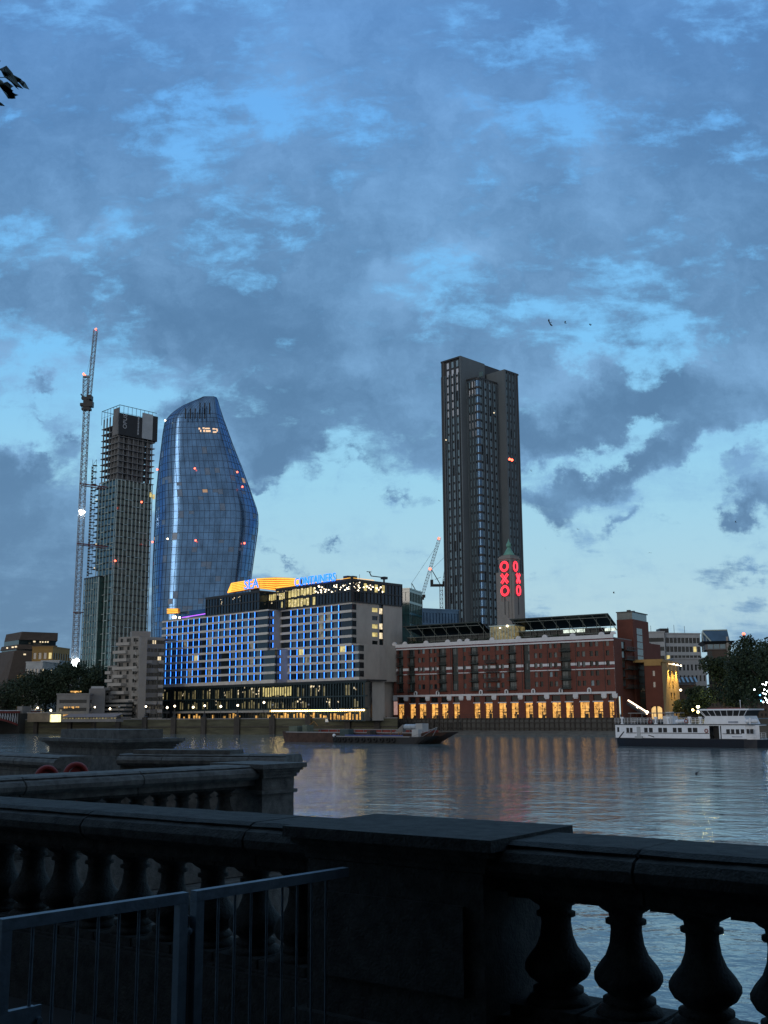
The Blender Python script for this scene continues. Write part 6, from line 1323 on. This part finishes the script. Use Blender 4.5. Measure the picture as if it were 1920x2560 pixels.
B(Fr((-5.0, 16.25), (.885, -.9)), -4.5, .3, ZP, 4.69, -.45, -.05).build('parapet_wall', M['granite_lit'], thb)
rp = thing('balustrade', 'short granite parapet between the stepped pedestal and the pier at the water', 'balustrade', (-2.6, 16, ZP), 'granite balustrades of the embankment')
RFr = Fr((-3.2, 16.0), (.95, -.32)); b = MB(); coping(b, RFr, -.8, 1.9, 4.96, 0, .55); b.build('coping', M['granite_lit'], rp); B(RFr, -.8, 1.8, ZP, 4.72, -.5, -.05).build('parapet_wall', M['granite_lit'], rp); B(RFr, -.6, 1.0, 4.962, 5.02, -.5, -.06).build('ledge_block', M['granite_lit'], rp)
for (px, lb) in ((117, 'left red life ring showing above the second balustrade'), (190, 'right red life ring, a little larger, beside the stepped pedestal')):
    c = pt(px, 1943 if px < 150 else 1937, 14.6); t = thing('life_ring', lb, 'life ring', (c.x, c.y, ZP), 'red life rings on the landing')
    ax = Vector((.45, -.9, .12)); b = MB(); b.torus(c, ax, .125 if px < 150 else .135, .035, 26, 10, 1.); b.build('ring', M['lifered'], t)
    b = MB(); b.bar((c.x, c.y+.12, ZP), (c.x, c.y+.12, c.z), .03, 8); b.bar((c.x-.1, c.y+.10, c.z-.02), (c.x+.1, c.y+.10, c.z-.02), .02, 6); b.build('stand', M['lifered'], t)
    b = MB(); b.lathe((0, 0, 0), [(-.012, .10), (.012, .10)], 20); q = ax.to_track_quat('Z', 'Y'); b.v = [c + Vector((0,.03,0)) + q @ v for v in b.v]; b.build('housing', M['lifered'], t)
# ------------------------------------------------------------------ galvanised fence panels
g0, g1, g2, g3 = pt(4, 2299, 4.1), pt(473, 2231, 4.1), pt(491, 2227, 4.1), pt(868, 2170, 5.52)
def P4(px, py, z): return ptz(px, py, z)
ZR = 4.775
GA, GB, GC, GD = P4(6, 2299, ZR), P4(472, 2231, ZR), P4(492, 2228, ZR), P4(872, 2169, ZR)
def panel(label, A, Bp, nbars, latch):
    f = Fr(A, (Bp.x-A.x, Bp.y-A.y)); L = (Bp-A).xy.length; t = thing('metal_barrier', label, 'fence panel', (A.x, A.y, ZP), 'galvanised fence panels')
    T = .042
    B(f, 0, L, ZR-T, ZR, -T, 0).build('top_rail', M['galv'], t)
    for a in ((0, L-T) if latch else (0,)): B(f, a, a+T, ZP+.03, ZR-T-.001, -T, 0).build('post', M['galv'], t)
    B(f, T, L-T, ZP+.10, ZP+.14, -T+.003, -.003).build('bottom_rail', M['galv'], t)
    for i in range(nbars): a = T+(L-2*T)*(i+1)/(nbars+1); b = MB(); b.bar(f.w(a, ZP+.14, -T/2), f.w(a, ZR-T, -T/2), .0062, 8); b.build('bar', M['galv'], t)
    if latch:
        zl_ = f.Zz(60, 2522); B(f, T+.001, f.S(90, 2530), zl_-.11, zl_, -T*.75, -.004).build('latch_plate', M['galv'], t); b = MB(); b.bar(f.w(f.S(97, 2535), zl_-.05, -.035), f.w(f.S(97, 2535), zl_-.05, .012), .012, 10); b.box(f, f.S(90, 2530)+.002, f.S(106, 2530), zl_-.1, zl_, -.02, -.008); b.build('latch', M['galv'], t)
    return f
fA = panel('nearer galvanised fence panel with a latch plate low on its left post', GA, GB, 7, True); fB = panel('further galvanised fence panel ending at the granite pier', GC, GD, 8, False)
cp = thing('fence_clamp', 'small steel clamp joining the two fence panels', 'clamp', tuple(P4(482, 2270, ZR-.15))); q = fA.w((GB-GA).xy.length-.005, ZR-.16, -.02); e = fB.w(.005, ZR-.16, -.02); b = MB(); b.bar(q, e, .011, 8); b.ball(q.lerp(e, .5), .016, 6); b.build('bolt', M['galv'], cp)
fp = thing('fence_post', 'dark upright steel post behind the gap between the fence panels', 'post', tuple(GB.xy)+(ZP,)); q = fA.w((GB-GA).xy.length+.02, ZP, -.05); b = MB(); b.bar(q, (q.x, q.y, ZR-.10), .018, 8); b.build('post', M['dark'], fp)
# ------------------------------------------------------------------ plane tree over the pavement (its leaf tips hang into view at the upper left)
pt_ = thing('plane_tree', 'overhanging tree whose dark leaf tips hang in at the upper left edge', 'tree', (-4.6, 1.6, ZP))
b = MB(); b.bar((-4.6, 1.6, ZP), (-4.4, 1.4, 8.5), (.34, .24), 12); b.bar((-4.4, 1.4, 8.5), (-3.2, -1.5, 13), (.2, .08), 8); b.bar((-4.4, 1.4, 8.5), (-6.5, 1, 13), (.2, .08), 8); b.build('trunk', M['bark'], pt_)
tip = pt(-6, 190, 4.3); b = MB(); pts2 = [Vector((-4.4, 1.4, 8.6)), Vector((-3.6, 2.6, 9.3)), Vector((tip.x-.7, tip.y-.5, tip.z+.35)), tip]
for a, c, r0, r1 in ((0, 1, .07, .045), (1, 2, .045, .012), (2, 3, .012, .003)): b.bar(pts2[a], pts2[c], (r0, r1), 7)
b.build('branch', M['bark'], pt_)
def leaf(pxs, Y, thick=.0012):
    b = MB(); n = len(pxs); P = [pt(x, y, Y + .10*math.sin(i*1.3)) for i, (x, y) in enumerate(pxs)]; b.v = P + [p+Vector((0, thick*3, thick)) for p in P]
    b.f = [tuple(range(n)), tuple(2*n-1-i for i in range(n))] + [(i, i+n, (i+1) % n+n, (i+1) % n) for i in range(n)]; b.build('leaf', M['leafn'], pt_)
z_ = 9.648/1.0
def L2(pts): return [(x/10.37, 120+y/10.37) for x, y in pts]
leaf(L2([(-60,520),(0,535),(70,550),(100,490),(165,455),(165,530),(220,600),(300,660),(315,635),(340,690),(440,760),(545,800),(560,830),(640,880),(655,920),(690,990),(755,1075),(700,1045),(600,1020),(520,930),(470,880),(415,895),(430,960),(500,1020),(600,1055),(520,1035),(430,1000),(490,1080),(400,1020),(300,900),(160,790),(110,760),(150,740),(80,690),(30,600)]), 4.1)
leaf(L2([(-120,760),(0,810),(60,850),(90,900),(190,870),(170,920),(240,960),(350,990),(275,1030),(290,1085),(345,1105),(310,1130),(380,1180),(475,1215),(375,1250),(395,1310),(300,1315),(205,1310),(180,1180),(60,1080),(0,1015),(-100,930)]), 4.2)
leaf(L2([(-150,1330),(0,1400),(60,1440),(130,1505),(60,1490),(30,1500),(-60,1480),(-150,1420)]), 4.15); leaf(L2([(-100,280),(0,320),(15,330),(0,345),(-90,340)]), 4.15)
b = MB(); b.bar(pt(-12, 194, 4.1), pt(12, 193.4, 4.1), .0016, 5); b.bar(tip, pt(-10, 194, 4.15), .0022, 5); b.build('leaf_stalk', M['leafn'], pt_)
c = MB(); r = random.Random(3)
for k in range(30000):
    p = Vector((r.uniform(-22, 22), r.uniform(-13, 3.4), 0)); p.z = 9.4 + 4.2*r.random()**1.4 + .1*abs(p.x)
    e = Vector((r.gauss(0,1), r.gauss(0,1), r.gauss(0,1.4))).normalized(); g = e.orthogonal().normalized(); s = .6*r.uniform(.6, 1.3); g2 = e.cross(g); c.quad(p-g*s*.5, p-g2*s*.4, p+g*s*.5, p+g2*s*.4)
c.build('crown', M['leafn'], pt_)  # crown spread wide and dense out of view to shade the foreground
hd = thing('shade_screen', 'added unseen leafy screen behind the viewer', 'screen', (0, -13, ZP)); c = MB()  # leafy barrier out of view, added to keep light off the foreground
c.box(WF, -48, 30, ZP, 14.5, 13.4, 14.2); c.box(WF, -27, -26, ZP, 14, -1, 13.3); c.box(WF, 26, 27, ZP, 14, -1, 13.3)
for k in range(9000):
    p = Vector((r.uniform(-48, 30), -13.2+r.gauss(0, .4), r.uniform(ZP, 15))); e = Vector((r.gauss(0,1), r.gauss(0,1), r.gauss(0,1))).normalized(); g = e.orthogonal().normalized(); s = .4*r.uniform(.6, 1.3); g2 = e.cross(g); c.quad(p-g*s*.5, p-g2*s*.4, p+g*s*.5, p+g2*s*.4)
c.build('shade_screen_foliage', M['leafn'], hd)
